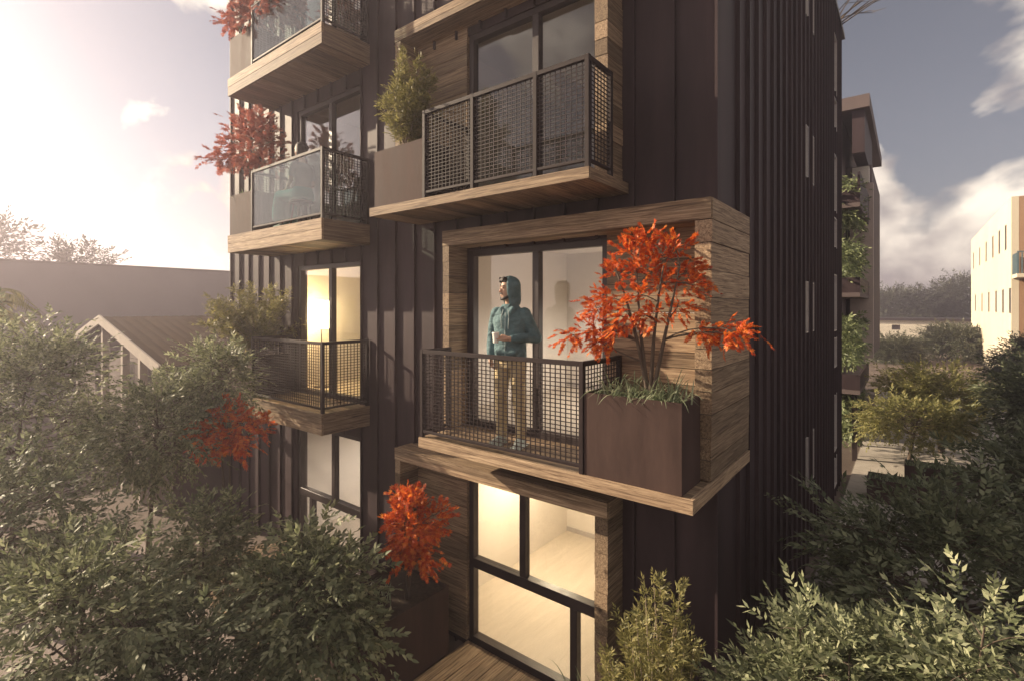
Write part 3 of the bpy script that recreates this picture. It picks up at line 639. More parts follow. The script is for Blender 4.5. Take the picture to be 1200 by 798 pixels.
garden_tree('leafy tree at the right edge behind the large corner tree', (1.5,8.0,ZG), (1.45,8.0,-2.35), (0.9,0.9,0.9), 50, 0.30, 24, 0.085, 212, mat=GREEN2)
garden_tree('dark dense tree at the right edge beside the plaza', (2.9,16.4,ZG), (2.9,16.4,-2.5), (1.35,1.3,1.5), 70, 0.36, 26, 0.12, 213, mat=GREEN2, trunk=0.09, group='plaza trees')
garden_tree('nearer yellow-green plaza tree beside the bench planter', (-0.05,16.7,ZG), (0.1,16.6,-3.0), (1.1,1.0,0.62), 46, 0.26, 24, 0.09, 214, mat=YELLOW, trunk=0.06, group='plaza trees', low=-0.35)
garden_tree('farther yellow-green plaza tree behind the nearer one', (0.75,19.6,ZG), (0.55,19.4,-2.55), (1.25,1.1,0.6), 46, 0.30, 24, 0.10, 215, mat=YELLOW, trunk=0.08, group='plaza trees', low=-0.35)
for i, (lab, b, c, r, n) in enumerate([
    ('round dark tree before the white siding house, left', (-0.85,50,ZG), (-0.85,50,-3.65), (1.9,1.8,0.9), 40),
    ('round dark tree before the white siding house, right', (2.6,55,ZG), (3.2,55,-3.1), (2.4,2.2,1.25), 44),
    ('dome-shaped far tree behind the siding house, left', (-1.2,98,ZG), (-1.2,98,-0.8), (4.6,4.0,3.4), 44),
    ('far tree behind the siding house beside the cream building', (5.2,102,ZG), (5.2,102,0.0), (4.6,4.2,3.8), 44),
    ('low dark tree by the foot of the cream building', (4.6,34,ZG), (4.6,33,-2.9), (1.5,1.4,1.2), 40)]):
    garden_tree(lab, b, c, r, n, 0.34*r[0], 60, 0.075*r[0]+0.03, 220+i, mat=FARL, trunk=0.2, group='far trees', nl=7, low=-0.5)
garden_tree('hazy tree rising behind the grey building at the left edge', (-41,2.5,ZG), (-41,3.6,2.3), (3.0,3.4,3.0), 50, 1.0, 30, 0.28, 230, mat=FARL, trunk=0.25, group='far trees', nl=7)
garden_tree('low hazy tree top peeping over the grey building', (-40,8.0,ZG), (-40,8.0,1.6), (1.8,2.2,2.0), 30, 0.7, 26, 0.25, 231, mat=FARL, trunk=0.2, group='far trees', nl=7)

# palm at the left edge
def palm(label, base, h, seed):
    rng = np.random.default_rng(seed); root = empty('palm_tree', base, label, 'tree'); base = np.array(base, float); top = base + np.array([0.1, 0.05, h])
    MB().tube(bez(base, top, rng, 0.02, 8), list(np.linspace(0.14, 0.09, 8)), 8).build('trunk', BARK, root, smooth=True, fix=False)
    P, D_, N_ = [], [], []
    for i in range(22):
        a = 2*math.pi*i/22 + rng.uniform(-0.1, 0.1); el = rng.uniform(-0.1, 1.1); out = np.array([math.cos(a)*math.cos(el), math.sin(a)*math.cos(el), math.sin(el)]); l = rng.uniform(1.3, 1.8)
        for t in np.linspace(0.12, 1, 26):
            p = top + out*l*t - np.array([0, 0, 1.1*l*t*t*0.6]); tang = out*l - np.array([0, 0, 1.32*l*t]); tang /= np.linalg.norm(tang); s = np.cross(tang, [0, 0, 1.0]); s /= np.linalg.norm(s)
            for sg in (-1, 1):
                P.append(p); D_.append(tang*0.7 + s*sg*0.8 - np.array([0, 0, 0.25])); N_.append(np.cross(s, tang)*1.0)
    P = np.array(P); n = len(P); V, Fc = leaf_geo(P, np.array(D_), np.array(N_), np.full(n, 0.42)*rng.uniform(0.7, 1.1, n), np.full(n, 0.035))
    link('crown', np_mesh('crown', V - base, Fc, OLIVE), root, base)
palm('palm with drooping fronds at the left edge', (-15.2,1.3,ZG), 4.2, 9)

# dry twigs over the roof edge
rng = np.random.default_rng(8); m = MB(); b0 = np.array([-1.6, 14.9, ZT-0.12])
for i in range(9):
    tip = b0 + np.array([rng.uniform(0.1, 2.4), rng.uniform(-0.8, 1.0), rng.uniform(0.35, 1.25)]); b = bez(b0 + rng.normal(0, 0.06, 3)*np.array([1,1,0]), tip, rng, 0.14, 7)
    m.tube(b, list(np.linspace(0.02, 0.005, 7)), 4, cap=False)
    for j in range(4):
        s = b[rng.integers(3, 7)]; m.tube(bez(s, s + np.array([rng.uniform(0.1, 0.8), rng.uniform(-0.3, 0.3), rng.uniform(-0.25, 0.4)]), rng, 0.1, 4), [0.01, 0.008, 0.006, 0.004], 3, cap=False)
tag(m.build('bare_shrub', BARK, fix=False), 'bare twiggy shrub arching over the roof edge', 'shrub')

# ------------------------------------------------------------------ rear block beyond the gap
rear = empty('rear_apartment_block', (-3.5, 24, ZG), 'farther dark apartment block with planted balconies and a pale fin wall', 'building')
PALE = rough_mat('pale_render', (0.40,0.32,0.29), (0.48,0.39,0.35), scale=1.5, rough=0.85)
BROWNR = rough_mat('brown_render', (0.105,0.080,0.080), (0.14,0.106,0.104), scale=1.5, rough=0.8)
B(-8, -1.75, 19.6, 31, ZG, 6.2).build('wall', BROWNR, rear)
B(-1.62, -0.97, 21.0, 21.4, ZG+2.6, 4.2).build('fin_wall', PALE, rear)
B(-1.75, -1.03, 21.41, 27.5, ZG+2.6, 4.9).build('end_wall', BROWNR, rear)
B(-1.55, -1.08, 20.9, 21.5, 4.2, 4.75).build('cap_stone', rough_mat('white_cap', (0.6,0.55,0.5),(0.68,0.62,0.56),rough=0.8), rear)
rf = MB(); rf.box(-8, -0.98, 19.3, 28, 6.25, 6.65); rf.build('roof_overhang', BROWNR, rear)
B(-1.45, -1.12, 19.5, 23.6, 4.9, 6.24).build('roof_screen', METAL, rear)
for k, z in enumerate((2.9, 0.4, -2.3)):
    B(-3.0, -1.08, 17.0, 20.9, z-0.12, z).build('balcony_slab', BROWNR, rear)
    p = B(-1.14, -1.08, 17.0, 20.9, z+0.001, z+0.85 if k == 0 else z+0.42).build('balcony_parapet', METAL, rear)
    B(-3.0, -1.141, 17.0, 17.06, z+0.001, z+0.42).build('balcony_parapet', METAL, rear)
for y in (17.2, 19.0): B(-1.28, -1.16, y, y+0.12, ZG, -2.42).build('column', DARK, rear)
rng = np.random.default_rng(77)
for k, (zb, lab) in enumerate(((3.2, 'planting spilling from the top balcony of the farther block'), (1.45, 'planting on the middle balcony of the farther block'), (-0.85, 'planting on the lower balcony of the farther block'), (-3.0, 'climbing plant under the lowest balcony of the farther block'))):
    O = np.column_stack([rng.uniform(-1.9, -1.22, 420), rng.uniform(16.9, 20.2, 420), zb + rng.uniform(-0.75, 0.55, 420)])
    A = np.column_stack([rng.normal(0.5, 0.5, 420), rng.normal(-0.3, 0.6, 420), rng.normal(-0.2, 0.6, 420)])
    V, Fc = sprigs(O, A, rng, 0.3, 8, 0.12, 0.06, 'lance'); c = O.mean(0)
    o = link('balcony_plant', np_mesh('balcony_plant', V - c, Fc, IVY), None, c); tag(o, lab, 'plant', 'planting on the farther block')

# plaza planters
def bench_planter(x0, x1, y0, y1, label):
    e = planter(x0, x1, y0, y1, ZG+0.046, ZG+0.55, label, 'plaza planters')
    n = 500; rg = np.random.default_rng(int(abs(x0*100+y0)))
    O = np.column_stack([rg.uniform(x0+0.04, x1-0.04, n), rg.uniform(y0+0.04, y1-0.04, n), np.full(n, ZG+0.50)])
    V, Fc = leaf_geo(O, np.column_stack([rg.normal(0, 0.4, n), rg.normal(0, 0.4, n), np.ones(n)]), rg.normal(0, 1, (n, 3)), rg.uniform(0.06, 0.16, n), np.full(n, 0.02)); c = O.mean(0)
    o = link('low_planting', np_mesh('low_planting', V - c, Fc, GRASS), None, c); tag(o, 'low grass filling the ' + label.split(' planter')[0] + ' planter', 'grass', kind='stuff')
bench_planter(-0.75, 0.75, 13.7, 14.3, 'nearer long dark planter on the plaza')
bench_planter(-0.1, 1.5, 15.4, 16.0, 'farther long dark planter on the plaza')

# ------------------------------------------------------------------ cream building at the right edge
CREAM = rough_mat('cream_render', (0.62,0.54,0.41), (0.70,0.62,0.48), scale=0.5, rough=0.85, stretch=(1,1,0.25))
ORNG = rough_mat('orange_brown_render', (0.34,0.20,0.12), (0.40,0.25,0.15), scale=1, rough=0.85)
cb = empty('cream_building', (7, 51, ZG), 'cream rendered building with rows of small dark windows at the right edge', 'building')
X0 = 4.4; ztop = 6.05
hol = []
for y in (40.6, 43.3, 46.4, 50.2, 54.5, 59.5): hol.append((y, y+0.75, 3.3, 4.75)); hol.append((y-1.6, y-0.85, -0.35, 1.05))
m = MB()
for (y0, y1, z0, z1) in sub_rects((38.9, 62.0, ZG, ztop), hol): m.box(X0, X0+0.3, y0, y1, z0, z1)
poly = [(X0, 62.0)] + [(X0 + 3.0*(1-math.cos(a)), 62.0 + 3.0*math.sin(a)) for a in np.linspace(0.15, math.pi/2, 9)] + [(X0+8, 65.0), (X0+8, 62.0)]
m.prism(poly, 'z', ZG, ztop)
m.build('wall', CREAM, cb)
B(X0+0.31, X0+8, 39.2, 61.9, ZG, ztop-0.05).build('inner_wall', rough_mat('dark_inside', (0.05,0.045,0.04), (0.07,0.06,0.055)), cb)
for (y0, y1, z0, z1) in hol:
    t = 0.06; mm = MB(); mm.box(X0+0.012, X0+0.1, y0, y0+t, z0, z1); mm.box(X0+0.012, X0+0.1, y1-t, y1, z0, z1); mm.box(X0+0.012, X0+0.1, y0+t, y1-t, z0, z0+t); mm.box(X0+0.012, X0+0.1, y0+t, y1-t, z1-t, z1)
    w = mm.build('window', DARK, cb); B(X0+0.03, X0+0.04, y0+t, y1-t, z0+t, z1-t).build('pane', DGLASS, w)
B(X0+0.31, X0+9, 38.9, 39.19, ZG, ztop-0.01).build('end_wall', ORNG, cb)
sb = B(X0+0.02, X0+9, 37.2, 38.88, 1.55, 1.75).build('balcony_slab', CREAM, cb)
TEAL = rough_mat('teal_rail', (0.09,0.14,0.16), (0.12,0.18,0.2), scale=6, rough=0.5)
rl = MB(); rl.box(X0+0.02, X0+9, 37.2, 37.26, 2.85, 2.92)
for x in np.arange(X0+0.05, X0+9, 0.14): rl.box(x, x+0.05, 37.21, 37.25, 1.752, 2.85)
for y in np.arange(37.35, 38.8, 0.14): rl.box(X0+0.03, X0+0.07, y, y+0.05, 1.752, 2.85)
rl.build('balcony_rail', TEAL, cb)

# ------------------------------------------------------------------ white siding house far down the street
SID = rough_mat('white_siding', (0.62,0.57,0.47), (0.70,0.65,0.54), scale=1, rough=0.8, rand=0.05)
sh = empty('siding_house', (1.5, 77, ZG), 'low white house with horizontal siding and a flat dark roof', 'house')
hx0, hx1, hy = -4.0, 6.2, 77.0
wins = [(-1.7,-0.9,-2.75,-2.15), (1.6,2.6,-3.0,-2.2)]
for i in range(11):
    z0 = ZG + 0.02 + i*0.245; mm = MB()
    for (x0, x1, a, b) in sub_rects((hx0, hx1, z0, z0+0.238), wins): mm.box(x0, x1, hy, hy+0.12, a, b)
    if mm.v: mm.build('siding_board', SID, sh)
B(hx0+0.05, hx1-0.05, hy+0.13, hy+7, ZG, -1.65).build('wall', SID, sh)
for (x0, x1, z0, z1) in wins: B(x0, x1, hy+0.05, hy+0.10, z0, z1).build('window', DARK, sh)
B(hx0-0.3, hx1+0.3, hy-0.35, hy+7.3, -1.62, -1.35).build('roof', DARK, sh)

# ------------------------------------------------------------------ left background: grey slab building, shed
GREYB = rough_mat('grey_render', (0.15,0.13,0.135), (0.19,0.165,0.17), scale=0.35, rough=0.9)
gb = empty('grey_building', (-35, 18, ZG), 'long plain grey flat-roofed building at the far left', 'building')
B(-38, -30, -12, 45, ZG, 1.92).build('wall', GREYB, gb); B(-38.1, -29.92, -12.1, 45.1, 1.921, 2.02).build('roof_capping', MATS['roof_membrane'], gb)
shed = empty('brown_roof_shed', (-16, 8, ZG), 'shed with a brown corrugated roof and white gable trim', 'shed')
CORR = rough_mat('brown_corrugated_sheet', (0.045,0.028,0.018), (0.07,0.044,0.028), scale=2, rough=0.85, spec=0.05, rand=0.08, stretch=(1,4,1))
ax, az, ex, ez, gy0, gy1 = -16.0, -0.26, 3.9, -1.15, 3.7, 13.0
sl_ = (ez-az)/ex
for i, y in enumerate(np.arange(gy0, gy1, 0.22)):
    for s in (-1, 1):
        mm = MB(); n_ = 4
        prof = [(y + 0.22*q/n_, 0.016*math.sin(math.pi*q/n_)) for q in range(n_+1)]
        v = []
        for (yy, dz) in prof: v += [(ax + s*0.02, yy, az+dz), (ax + s*(ex+0.25), yy, az + sl_*(ex+0.25) + dz), (ax + s*(ex+0.25), yy, az + sl_*(ex+0.25) + dz - 0.02), (ax + s*0.02, yy, az+dz-0.02)]
        f = []
        for q in range(n_): f += [(4*q, 4*q+1, 4*q+5, 4*q+4), (4*q+3, 4*q+7, 4*q+6, 4*q+2), (4*q+1, 4*q+2, 4*q+6, 4*q+5), (4*q, 4*q+4, 4*q+7, 4*q+3)]
        f += [(0, 3, 2, 1), (4*n_, 4*n_+1, 4*n_+2, 4*n_+3)]
        mm.add(v, f); mm.build('roof_sheet', CORR, shed)
WHT = rough_mat('white_trim', (0.30,0.26,0.23), (0.38,0.33,0.29), scale=5, rough=0.7)
mm = MB(); mm.prism([(ax-ex, ez-0.08), (ax+ex, ez-0.08), (ax, az-0.08)], 'y', gy0+0.35, gy0+0.42); mm.box(ax-ex+0.2, ax+ex-0.2, gy0+0.36, gy1-0.1, ZG, ez-0.09); mm.build('wall', BROWNR, shed)
for s in (-1, 1):
    mm = MB(); mm.prism([(ax, az+0.06), (ax + s*(ex+0.3), az + sl_*(ex+0.3)+0.06), (ax + s*(ex+0.3), az + sl_*(ex+0.3)-0.16), (ax, az-0.16)], 'y', gy0-0.05, gy0-0.005); mm.build('barge_board', WHT, shed)
for x in (-18.6, -16.2, -14.6, -13.4, -12.5): B(x, x+0.14, gy0+0.05, gy0+0.19, ZG, az + sl_*abs(x+0.07-ax) - 0.18).build('post', WHT, shed)
for x in (-15.4, -13.9): B(x, x+0.75, gy0+0.30, gy0+0.345, ZG+0.9, ez-0.15).build('window', GLASS, shed)

# ------------------------------------------------------------------ people
def ring_loft(m, rings, n=18):
    """rings: (center, rx, ry, yaw) horizontal ellipses stacked upward, closed at both ends"""
    vs = []
    for (c, rx, ry, yw) in rings:
        for j in range(n):
            q = 2*math.pi*j/n; x, y = rx*math.cos(q), ry*math.sin(q)
            vs.append((c[0] + x*math.cos(yw) - y*math.sin(yw), c[1] + x*math.sin(yw) + y*math.cos(yw), c[2]))
    k = len(rings); fs = [(i*n+j, i*n+(j+1) % n, (i+1)*n+(j+1) % n, (i+1)*n+j) for i in range(k-1) for j in range(n)]
    fs += [tuple(range(n-1, -1, -1)), tuple((k-1)*n+j for j in range(n))]; m.add(vs, fs)
def ball(m, c, r, n=12):
    rx, ry, rz = r if hasattr(r, '__len__') else (r, r, r)
    ring_loft(m, [((c[0], c[1], c[2] + rz*math.sin(a)), rx*math.cos(a), ry*math.cos(a), 0) for a in np.linspace(-1.5, 1.5, 9)], n)
def limb(m, pts, rad, n=12):
    """tapered round limb with rounded joints"""
    for p, r in zip(pts, rad): ball(m, p, r, n)
    for i in range(len(pts)-1): m.tube([pts[i], pts[i+1]], [rad[i], rad[i+1]], n)
def skin(name, m, mat, parent, voxel=0.012, smooth=6, root_loc=(0,0,0)):
    me = bpy.data.meshes.new(name + '_cage'); me.from_pydata(m.v, [], m.f)
    bm = bmesh.new(); bm.from_mesh(me); bmesh.ops.recalc_face_normals(bm, faces=bm.faces); bm.to_mesh(me); bm.free()
    o = bpy.data.objects.new(name + '_cage', me); COL.objects.link(o)
    r = o.modifiers.new('r', 'REMESH'); r.mode = 'VOXEL'; r.voxel_size = voxel
    s = o.modifiers.new('s', 'SMOOTH'); s.factor = 0.5; s.iterations = smooth
    dg = bpy.context.evaluated_depsgraph_get(); out = bpy.data.meshes.new_from_object(o.evaluated_get(dg))
    bpy.data.objects.remove(o); bpy.data.meshes.remove(me)
    out.materials.clear(); out.materials.append(mat); out.polygons.foreach_set('use_smooth', [True]*len(out.polygons)); out.name = name
    q = bpy.data.objects.new(name, out); COL.objects.link(q); q.parent = parent; return q
def raw(name, m, mat, parent, smooth=True):
    o = m.build(name, mat, None, smooth=smooth); o.parent = parent; return o
SKINM = rough_mat('skin', (0.44,0.26,0.18), (0.50,0.31,0.22), scale=30, rough=0.55)
HAIRM = rough_mat('dark_hair', (0.018,0.013,0.012), (0.035,0.025,0.022), scale=60, rough=0.6)
HOODM = rough_mat('teal_fleece', (0.075,0.135,0.150), (0.125,0.200,0.215), scale=7, rough=0.9, bump=0.9, bscale=9, bdist=0.05, stretch=(1,1,1.6))
KHAKI = rough_mat('khaki_cotton', (0.52,0.41,0.23), (0.62,0.50,0.30), scale=9, rough=0.9, bump=0.8, bscale=10, bdist=0.04, stretch=(1,1,1.5))
SHOE = rough_mat('pale_canvas', (0.36,0.42,0.40), (0.46,0.52,0.50), scale=20, rough=0.8)
CORD = rough_mat('pale_cord', (0.35,0.42,0.42), (0.42,0.5,0.5), scale=20, rough=0.8)
def head(m, hc, yaw, s=1.0):
    """head with jaw, nose, brow and ears, facing -y rotated by yaw"""
    cy, sy = math.cos(yaw), math.sin(yaw)
    R = lambda x, y, z: (hc[0] + s*(x*cy - y*sy), hc[1] + s*(x*sy + y*cy), hc[2] + s*z)
    ring_loft(m, [(R(0,-0.055,-0.118), 0.022*s, 0.022*s, yaw), (R(0,-0.040,-0.105), 0.042*s, 0.048*s, yaw), (R(0,-0.022,-0.075), 0.058*s, 0.072*s, yaw), (R(0,-0.010,-0.035), 0.068*s, 0.085*s, yaw),
                  (R(0,0,0.005), 0.073*s, 0.092*s, yaw), (R(0,0.004,0.045), 0.075*s, 0.096*s, yaw), (R(0,0.006,0.08), 0.068*s, 0.086*s, yaw), (R(0,0.006,0.105), 0.048*s, 0.062*s, yaw), (R(0,0.006,0.118), 0.02*s, 0.026*s, yaw)])
    limb(m, [R(0,-0.092,0.012), R(0,-0.110,-0.022)], [0.010*s, 0.015*s], 8)          # nose
    ball(m, R(0,-0.088,-0.062), (0.022*s, 0.014*s, 0.012*s), 8)                       # lips
    for q in (-1, 1):
        ball(m, R(0.03*q,-0.082,0.028), (0.024*s, 0.012*s, 0.008*s), 8); ball(m, R(0.076*q,0.006,-0.005), (0.010*s, 0.018*s, 0.030*s), 8)
    return R
def hand(m, w, d, nrm, side, s=1.0, curl=0.9):
    """palm and five fingers; w wrist, d pointing direction, nrm palm normal (fingers curl toward it)"""
    w = Vector(w); d = Vector(d).normalized(); nrm = Vector(nrm).normalized(); t = d.cross(nrm).normalized()*side
    pc = w + d*0.045*s; limb(m, [w, pc + t*0.018*s, w + d*0.082*s + t*0.020*s], [0.024*s, 0.024*s, 0.018*s], 8); limb(m, [w, pc - t*0.016*s, w + d*0.078*s - t*0.022*s], [0.022*s, 0.022*s, 0.016*s], 8)
    for k, (o, l) in enumerate(((0.032,0.068),(0.011,0.078),(-0.011,0.072),(-0.031,0.056))):
        p = w + d*0.085*s + t*o*s; pts = [p]; a = 0.25
        for seg in (0.45, 0.32, 0.23):
            a += curl*0.75; pts.append(pts[-1] + (d*math.cos(a) + nrm*math.sin(a))*l*seg*s)
        limb(m, pts, [0.0098*s, 0.0092*s, 0.0085*s, 0.0075*s], 7)
    b = w + d*0.03*s + t*0.030*s; p1 = b + (t*0.7 + d*0.5 + nrm*0.35).normalized()*0.034*s; p2 = p1 + (d*0.8 + nrm*0.6 + t*0.1).normalized()*0.030*s
    limb(m, [b, p1, p2], [0.014*s, 0.0115*s, 0.009*s], 7)

man = empty('person', (-3.43, 4.36, FZ[1]+0.002), 'person in teal hooded top and khaki trousers standing on the balcony with a cup', 'person')
man.rotation_euler = (0, 0, math.radians(14))
HY = math.radians(-40)
m = MB()
R_ = head(m, (0.0, -0.035, 1.685), HY)
limb(m, [(0,0.01,1.47), (0,-0.015,1.60)], [0.06, 0.056])
ring_loft(m, [((0,0,z), rx, ry, 0) for z, rx, ry in ((0.90,0.15,0.10),(0.98,0.155,0.105),(1.08,0.14,0.098),(1.22,0.15,0.105),(1.36,0.155,0.10),(1.44,0.12,0.075),(1.50,0.065,0.058))])
Ls, Le, Lw = (0.185,0.01,1.44), (0.285,0.055,1.165), (0.075,-0.20,1.165)
Rs, Re, Rw = (-0.185,0.01,1.44), (-0.245,0.045,1.165), (-0.205,-0.075,0.945)
limb(m, [(0.15,0.01,1.41), Le, Lw], [0.044, 0.036, 0.027]); limb(m, [(-0.15,0.01,1.41), Re, Rw], [0.044, 0.036, 0.027])
hand(m, Lw, (-1,-0.45,0.10), (-0.35,-0.2,0.1), 1, 1.0, 0.75); hand(m, Rw, (0.25,-0.35,-1), (0.8,0.3,0.1), -1, 1.0, 0.6)
for s, kx in ((1, 0.105), (-1, -0.105)):
    limb(m, [(0.085*s,0,0.90), (0.10*s,-0.015,0.50), (0.115*s,0.02,0.085)], [0.085, 0.056, 0.038]); limb(m, [(0.115*s,0.02,0.06), (0.135*s,-0.15,0.035)], [0.04, 0.028])
skin('body', m, SKINM, man, 0.0065, 4)
m = MB()   # trousers
ring_loft(m, [((0,0,z), rx, ry, 0) for z, rx, ry in ((0.84,0.165,0.115),(0.92,0.172,0.118),(1.02,0.165,0.115))])
for s in (1, -1): limb(m, [(0.088*s,0.0,0.88), (0.100*s,-0.018,0.62), (0.106*s,-0.012,0.48), (0.115*s,0.02,0.25), (0.117*s,0.018,0.105)], [0.100, 0.078, 0.070, 0.064, 0.060])
skin('trousers', m, KHAKI, man, 0.009, 4)
m = MB()   # hooded top
ring_loft(m, [((0,-0.004,z), rx, ry, 0) for z, rx, ry in ((0.925,0.182,0.130),(0.95,0.187,0.135),(1.02,0.185,0.138),(1.12,0.180,0.138),(1.24,0.186,0.138),(1.36,0.198,0.138),(1.43,0.175,0.118),(1.49,0.115,0.095),(1.53,0.085,0.085))])
limb(m, [(0.16,0.01,1.42), (0.222,0.03,1.30), Le, (0.19,-0.07,1.17), (0.105,-0.17,1.165)], [0.076, 0.064, 0.059, 0.051, 0.041]); limb(m, [(-0.165,0.01,1.425), (-0.215,0.03,1.30), Re, (-0.235,-0.01,1.06), (-0.212,-0.06,0.97)], [0.076, 0.064, 0.056, 0.049, 0.041])
limb(m, [(-0.10,-0.115,1.02), (0.10,-0.115,1.02)], [0.035, 0.035])       # kangaroo pocket bulge
for s in (-1, 1): limb(m, [(0.07*s,-0.085,1.47), (0.02*s,-0.125,1.36)], [0.035, 0.016])   # gathered hood collar
skin('hooded_top', m, HOODM, man, 0.009, 4)
# hood: open shell round the back of the head
m = MB(); cyh, syh = math.cos(HY), math.sin(HY); hc = (0.0,-0.035,1.685); n = 16; vs = []
K = [(-0.165,0.075,0.095,0.03),(-0.12,0.085,0.108,0.03),(-0.06,0.094,0.118,0.018),(0.0,0.100,0.124,0.010),(0.06,0.100,0.124,0.008),(0.105,0.086,0.106,0.008),(0.135,0.058,0.072,0.006),(0.150,0.018,0.022,0.004)]
for thick in (0.0, 0.010):
    for (z, rx, ry, oy) in K:
        for j in range(n+1):
            q = math.radians(-38) + math.radians(256)*j/n; q2 = q
            x, y = (rx-thick)*math.cos(q2), (ry-thick)*math.sin(q2) + oy
            vs.append((hc[0] + x*cyh - y*syh, hc[1] + x*syh + y*cyh, hc[2] + z))
k = len(K); w_ = n+1; fs = []
for i in range(k-1):
    for j in range(n): fs += [(i*w_+j, i*w_+j+1, (i+1)*w_+j+1, (i+1)*w_+j), (k*w_+i*w_+j, k*w_+(i+1)*w_+j, k*w_+(i+1)*w_+j+1, k*w_+i*w_+j+1)]
    for j in (0, n): fs.append((i*w_+j, (i+1)*w_+j, k*w_+(i+1)*w_+j, k*w_+i*w_+j))
m.add(vs, fs); raw('hood', m, HOODM, man)
m = MB()   # hair falling over the brow
rg = np.random.default_rng(2)
ring_loft(m, [(R_(0,0.006,z), rx, ry, HY) for z, rx, ry in ((0.075,0.074,0.092),(0.09,0.072,0.090),(0.115,0.055,0.07),(0.130,0.03,0.035))])
for i in range(40): ball(m, R_(rg.uniform(-0.058,0.058), rg.uniform(-0.090,-0.05), rg.uniform(0.086,0.128)), rg.uniform(0.009,0.015), 7)
skin('hair', m, HAIRM, man, 0.006, 1)
m = MB()   # beard and brows
for a in np.linspace(-1.25, 1.25, 15): ball(m, R_(0.062*math.sin(a), -0.028-0.058*math.cos(a), -0.070-0.030*math.cos(a)), 0.017, 7)
for a in np.linspace(-1, 1, 6): ball(m, R_(0.026*a, -0.099, -0.043-0.006*abs(a)), 0.008, 6)
skin('beard', m, HAIRM, man, 0.005, 2)
m = MB()
for s in (-1, 1): limb(m, [R_(0.014*s,-0.095,0.036), R_(0.045*s,-0.082,0.040)], [0.006, 0.005], 6)
raw('eyebrows', m, HAIRM, man)
EYE = rough_mat('eye', (0.03,0.02,0.018), (0.05,0.035,0.03), rough=0.2)
m = MB()
for s in (-1, 1): ball(m, R_(0.030*s,-0.084,0.014), (0.011,0.008,0.006), 8)
raw('eyes', m, EYE, man)
m = MB()
for s in (-1, 1): limb(m, [(0.03*s,-0.125,1.47), (0.045*s,-0.148,1.38), (0.04*s,-0.150,1.27)], [0.004, 0.004, 0.005], 6)
m.tube([(0.0,-0.135,1.44),(0.0,-0.146,1.2),(0.0,-0.142,0.95)], 0.004, 5); raw('drawstrings', m, CORD, man)
for s in (-1, 1):
    m = MB(); limb(m, [(0.115*s,0.03,0.058), (0.122*s,-0.06,0.048), (0.140*s,-0.165,0.038)], [0.052, 0.048, 0.036]); m.box(0.07*s-0.004 if s > 0 else -0.185, 0.185 if s > 0 else -0.066, -0.195, 0.08, 0.0, 0.02)
    skin('shoe', m, SHOE, man, 0.008, 3)
# the cup in his hand
CUPM = rough_mat('white_paper_cup', (0.74,0.70,0.64), (0.80,0.76,0.70), scale=12, rough=0.6)
mr = Matrix.Rotation(math.radians(14), 4, 'Z'); cw = mr @ Vector((-0.052, -0.262, 1.125)) + Vector((-3.43, 4.36, FZ[1]))
cup = empty('paper_cup', cw, 'white paper cup held at chest height by the standing man', 'cup')
MB().lathe([(0.027,0),(0.036,0.098)], cw, 18).build('cup_body', CUPM, cup, smooth=False)
MB().lathe([(0.039,0.098),(0.039,0.106),(0.034,0.112),(0.032,0.106)], cw, 18).build('lid', CUPM, cup)

# seated woman on the left balcony, facing left
SKIRT = rough_mat('teal_skirt', (0.05,0.24,0.24), (0.08,0.32,0.32), scale=6, rough=0.9)
BLOUSE = rough_mat('grey_blouse', (0.22,0.21,0.21), (0.30,0.29,0.29), scale=6, rough=0.9)
wx, wy, wz = -7.55, 4.27, FZ[2]+0.002
wom = empty('person', (wx, wy, wz), 'person in grey top and teal skirt sitting on the left balcony', 'person')
wom.rotation_euler = (0, 0, math.radians(-84))
m = MB(); R2 = head(m, (0,-0.03,1.22), math.radians(8), 0.95)
limb(m, [(0,0.03,1.0), (0,0.0,1.13)], [0.05, 0.046])
ring_loft(m, [((0,0.03,z), rx, ry, 0) for z, rx, ry in ((0.46,0.16,0.12),(0.58,0.145,0.105),(0.68,0.12,0.09),(0.80,0.135,0.10),(0.92,0.145,0.095),(0.99,0.12,0.075),(1.03,0.05,0.05))])
for s in (1, -1):
    limb(m, [(0.155*s,0.03,0.96), (0.20*s,0.0,0.70), (0.12*s,-0.20,0.60)], [0.042, 0.034, 0.024]); hand(m, (0.12*s,-0.20,0.60), (-0.3*s,-1,-0.15), (0,-0.1,-1), s, 0.9, 0.35)
    limb(m, [(0.085*s,0.02,0.50), (0.09*s,-0.42,0.50), (0.09*s,-0.40,0.09)], [0.08, 0.056, 0.036]); limb(m, [(0.09*s,-0.39,0.06), (0.095*s,-0.54,0.03)], [0.034, 0.024])
skin('body', m, SKINM, wom, 0.0075, 4)
m = MB(); ring_loft(m, [((0,0.03,z), rx, ry, 0) for z, rx, ry in ((0.56,0.155,0.118),(0.68,0.138,0.108),(0.80,0.152,0.118),(0.92,0.165,0.112),(1.0,0.11,0.08))])
for s in (1, -1): limb(m, [(0.145*s,0.03,0.95), (0.185*s,0.015,0.80)], [0.06, 0.052])
skin('blouse', m, BLOUSE, wom, 0.010, 3)
m = MB(); ring_loft(m, [((0,0.03,z), rx, ry, 0) for z, rx, ry in ((0.43,0.19,0.16),(0.50,0.185,0.155),(0.62,0.15,0.115))])
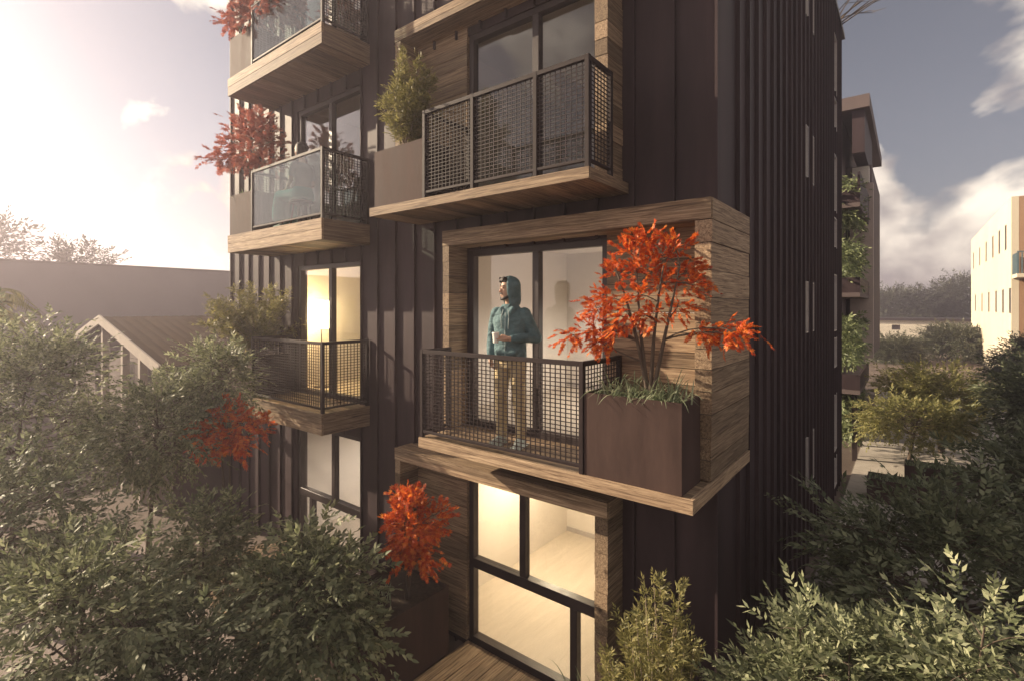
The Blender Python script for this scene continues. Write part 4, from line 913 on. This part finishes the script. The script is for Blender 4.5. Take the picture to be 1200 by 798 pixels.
for s in (1, -1): limb(m, [(0.085*s,0.0,0.50), (0.095*s,-0.40,0.515), (0.105*s,-0.43,0.32), (0.11*s,-0.42,0.18)], [0.108, 0.095, 0.10, 0.105])
limb(m, [(0,-0.38,0.5), (0,-0.43,0.18)], [0.09, 0.10]); skin('skirt', m, SKIRT, wom, 0.011, 3)
m = MB(); ring_loft(m, [(R2(0,0.012,z), rx, ry, math.radians(8)) for z, rx, ry in ((-0.14,0.06,0.05),(-0.08,0.078,0.075),(0.0,0.086,0.092),(0.06,0.086,0.104),(0.10,0.070,0.085),(0.128,0.03,0.04))])
ball(m, R2(0,0.10,0.02), 0.05, 10); hm = skin('hair', m, HAIRM, wom, 0.008, 2); hm.location = (0, 0.022, 0.004)
for s in (-1, 1):
    m = MB(); limb(m, [(0.09*s,-0.37,0.045), (0.097*s,-0.55,0.032)], [0.042, 0.03]); skin('shoe', m, SHOE, wom, 0.008, 2)
st = empty('stool', (wx, wy, wz), 'dark stool under the seated woman', 'stool')
m = MB(); m.lathe([(0.17,0),(0.18,0.012),(0.18,0.03),(0.17,0.04)], (wx+0.0, wy, wz+0.37), 20); m.build('seat', DARK, st)
for a in range(4):
    q = math.pi/4 + a*math.pi/2; MB().tube([(wx + 0.12*math.cos(q), wy + 0.12*math.sin(q), wz+0.372), (wx + 0.17*math.cos(q), wy + 0.17*math.sin(q), wz)], 0.012, 6).build('leg', DARK, st)

# ------------------------------------------------------------------ haze
hz = B(-152, 122, -62, 222, ZG-1.2, 9.5).build('haze', None if False else METAL)
hz.data.materials.clear()
hm_ = bpy.data.materials.new('haze_air'); hm_.use_nodes = True; hm_.node_tree.nodes.clear()
pv_ = hm_.node_tree.nodes.new('ShaderNodeVolumePrincipled'); pv_.inputs['Color'].default_value = (0.97, 0.88, 1.0, 1); pv_.inputs['Density'].default_value = HAZE_DENSITY; pv_.inputs['Anisotropy'].default_value = HAZE_G
ho = hm_.node_tree.nodes.new('ShaderNodeOutputMaterial'); hm_.node_tree.links.new(pv_.outputs[0], ho.inputs['Volume'])
hz.data.materials.append(hm_); tag(hz, 'pale warm haze filling the air', 'haze', kind='stuff')
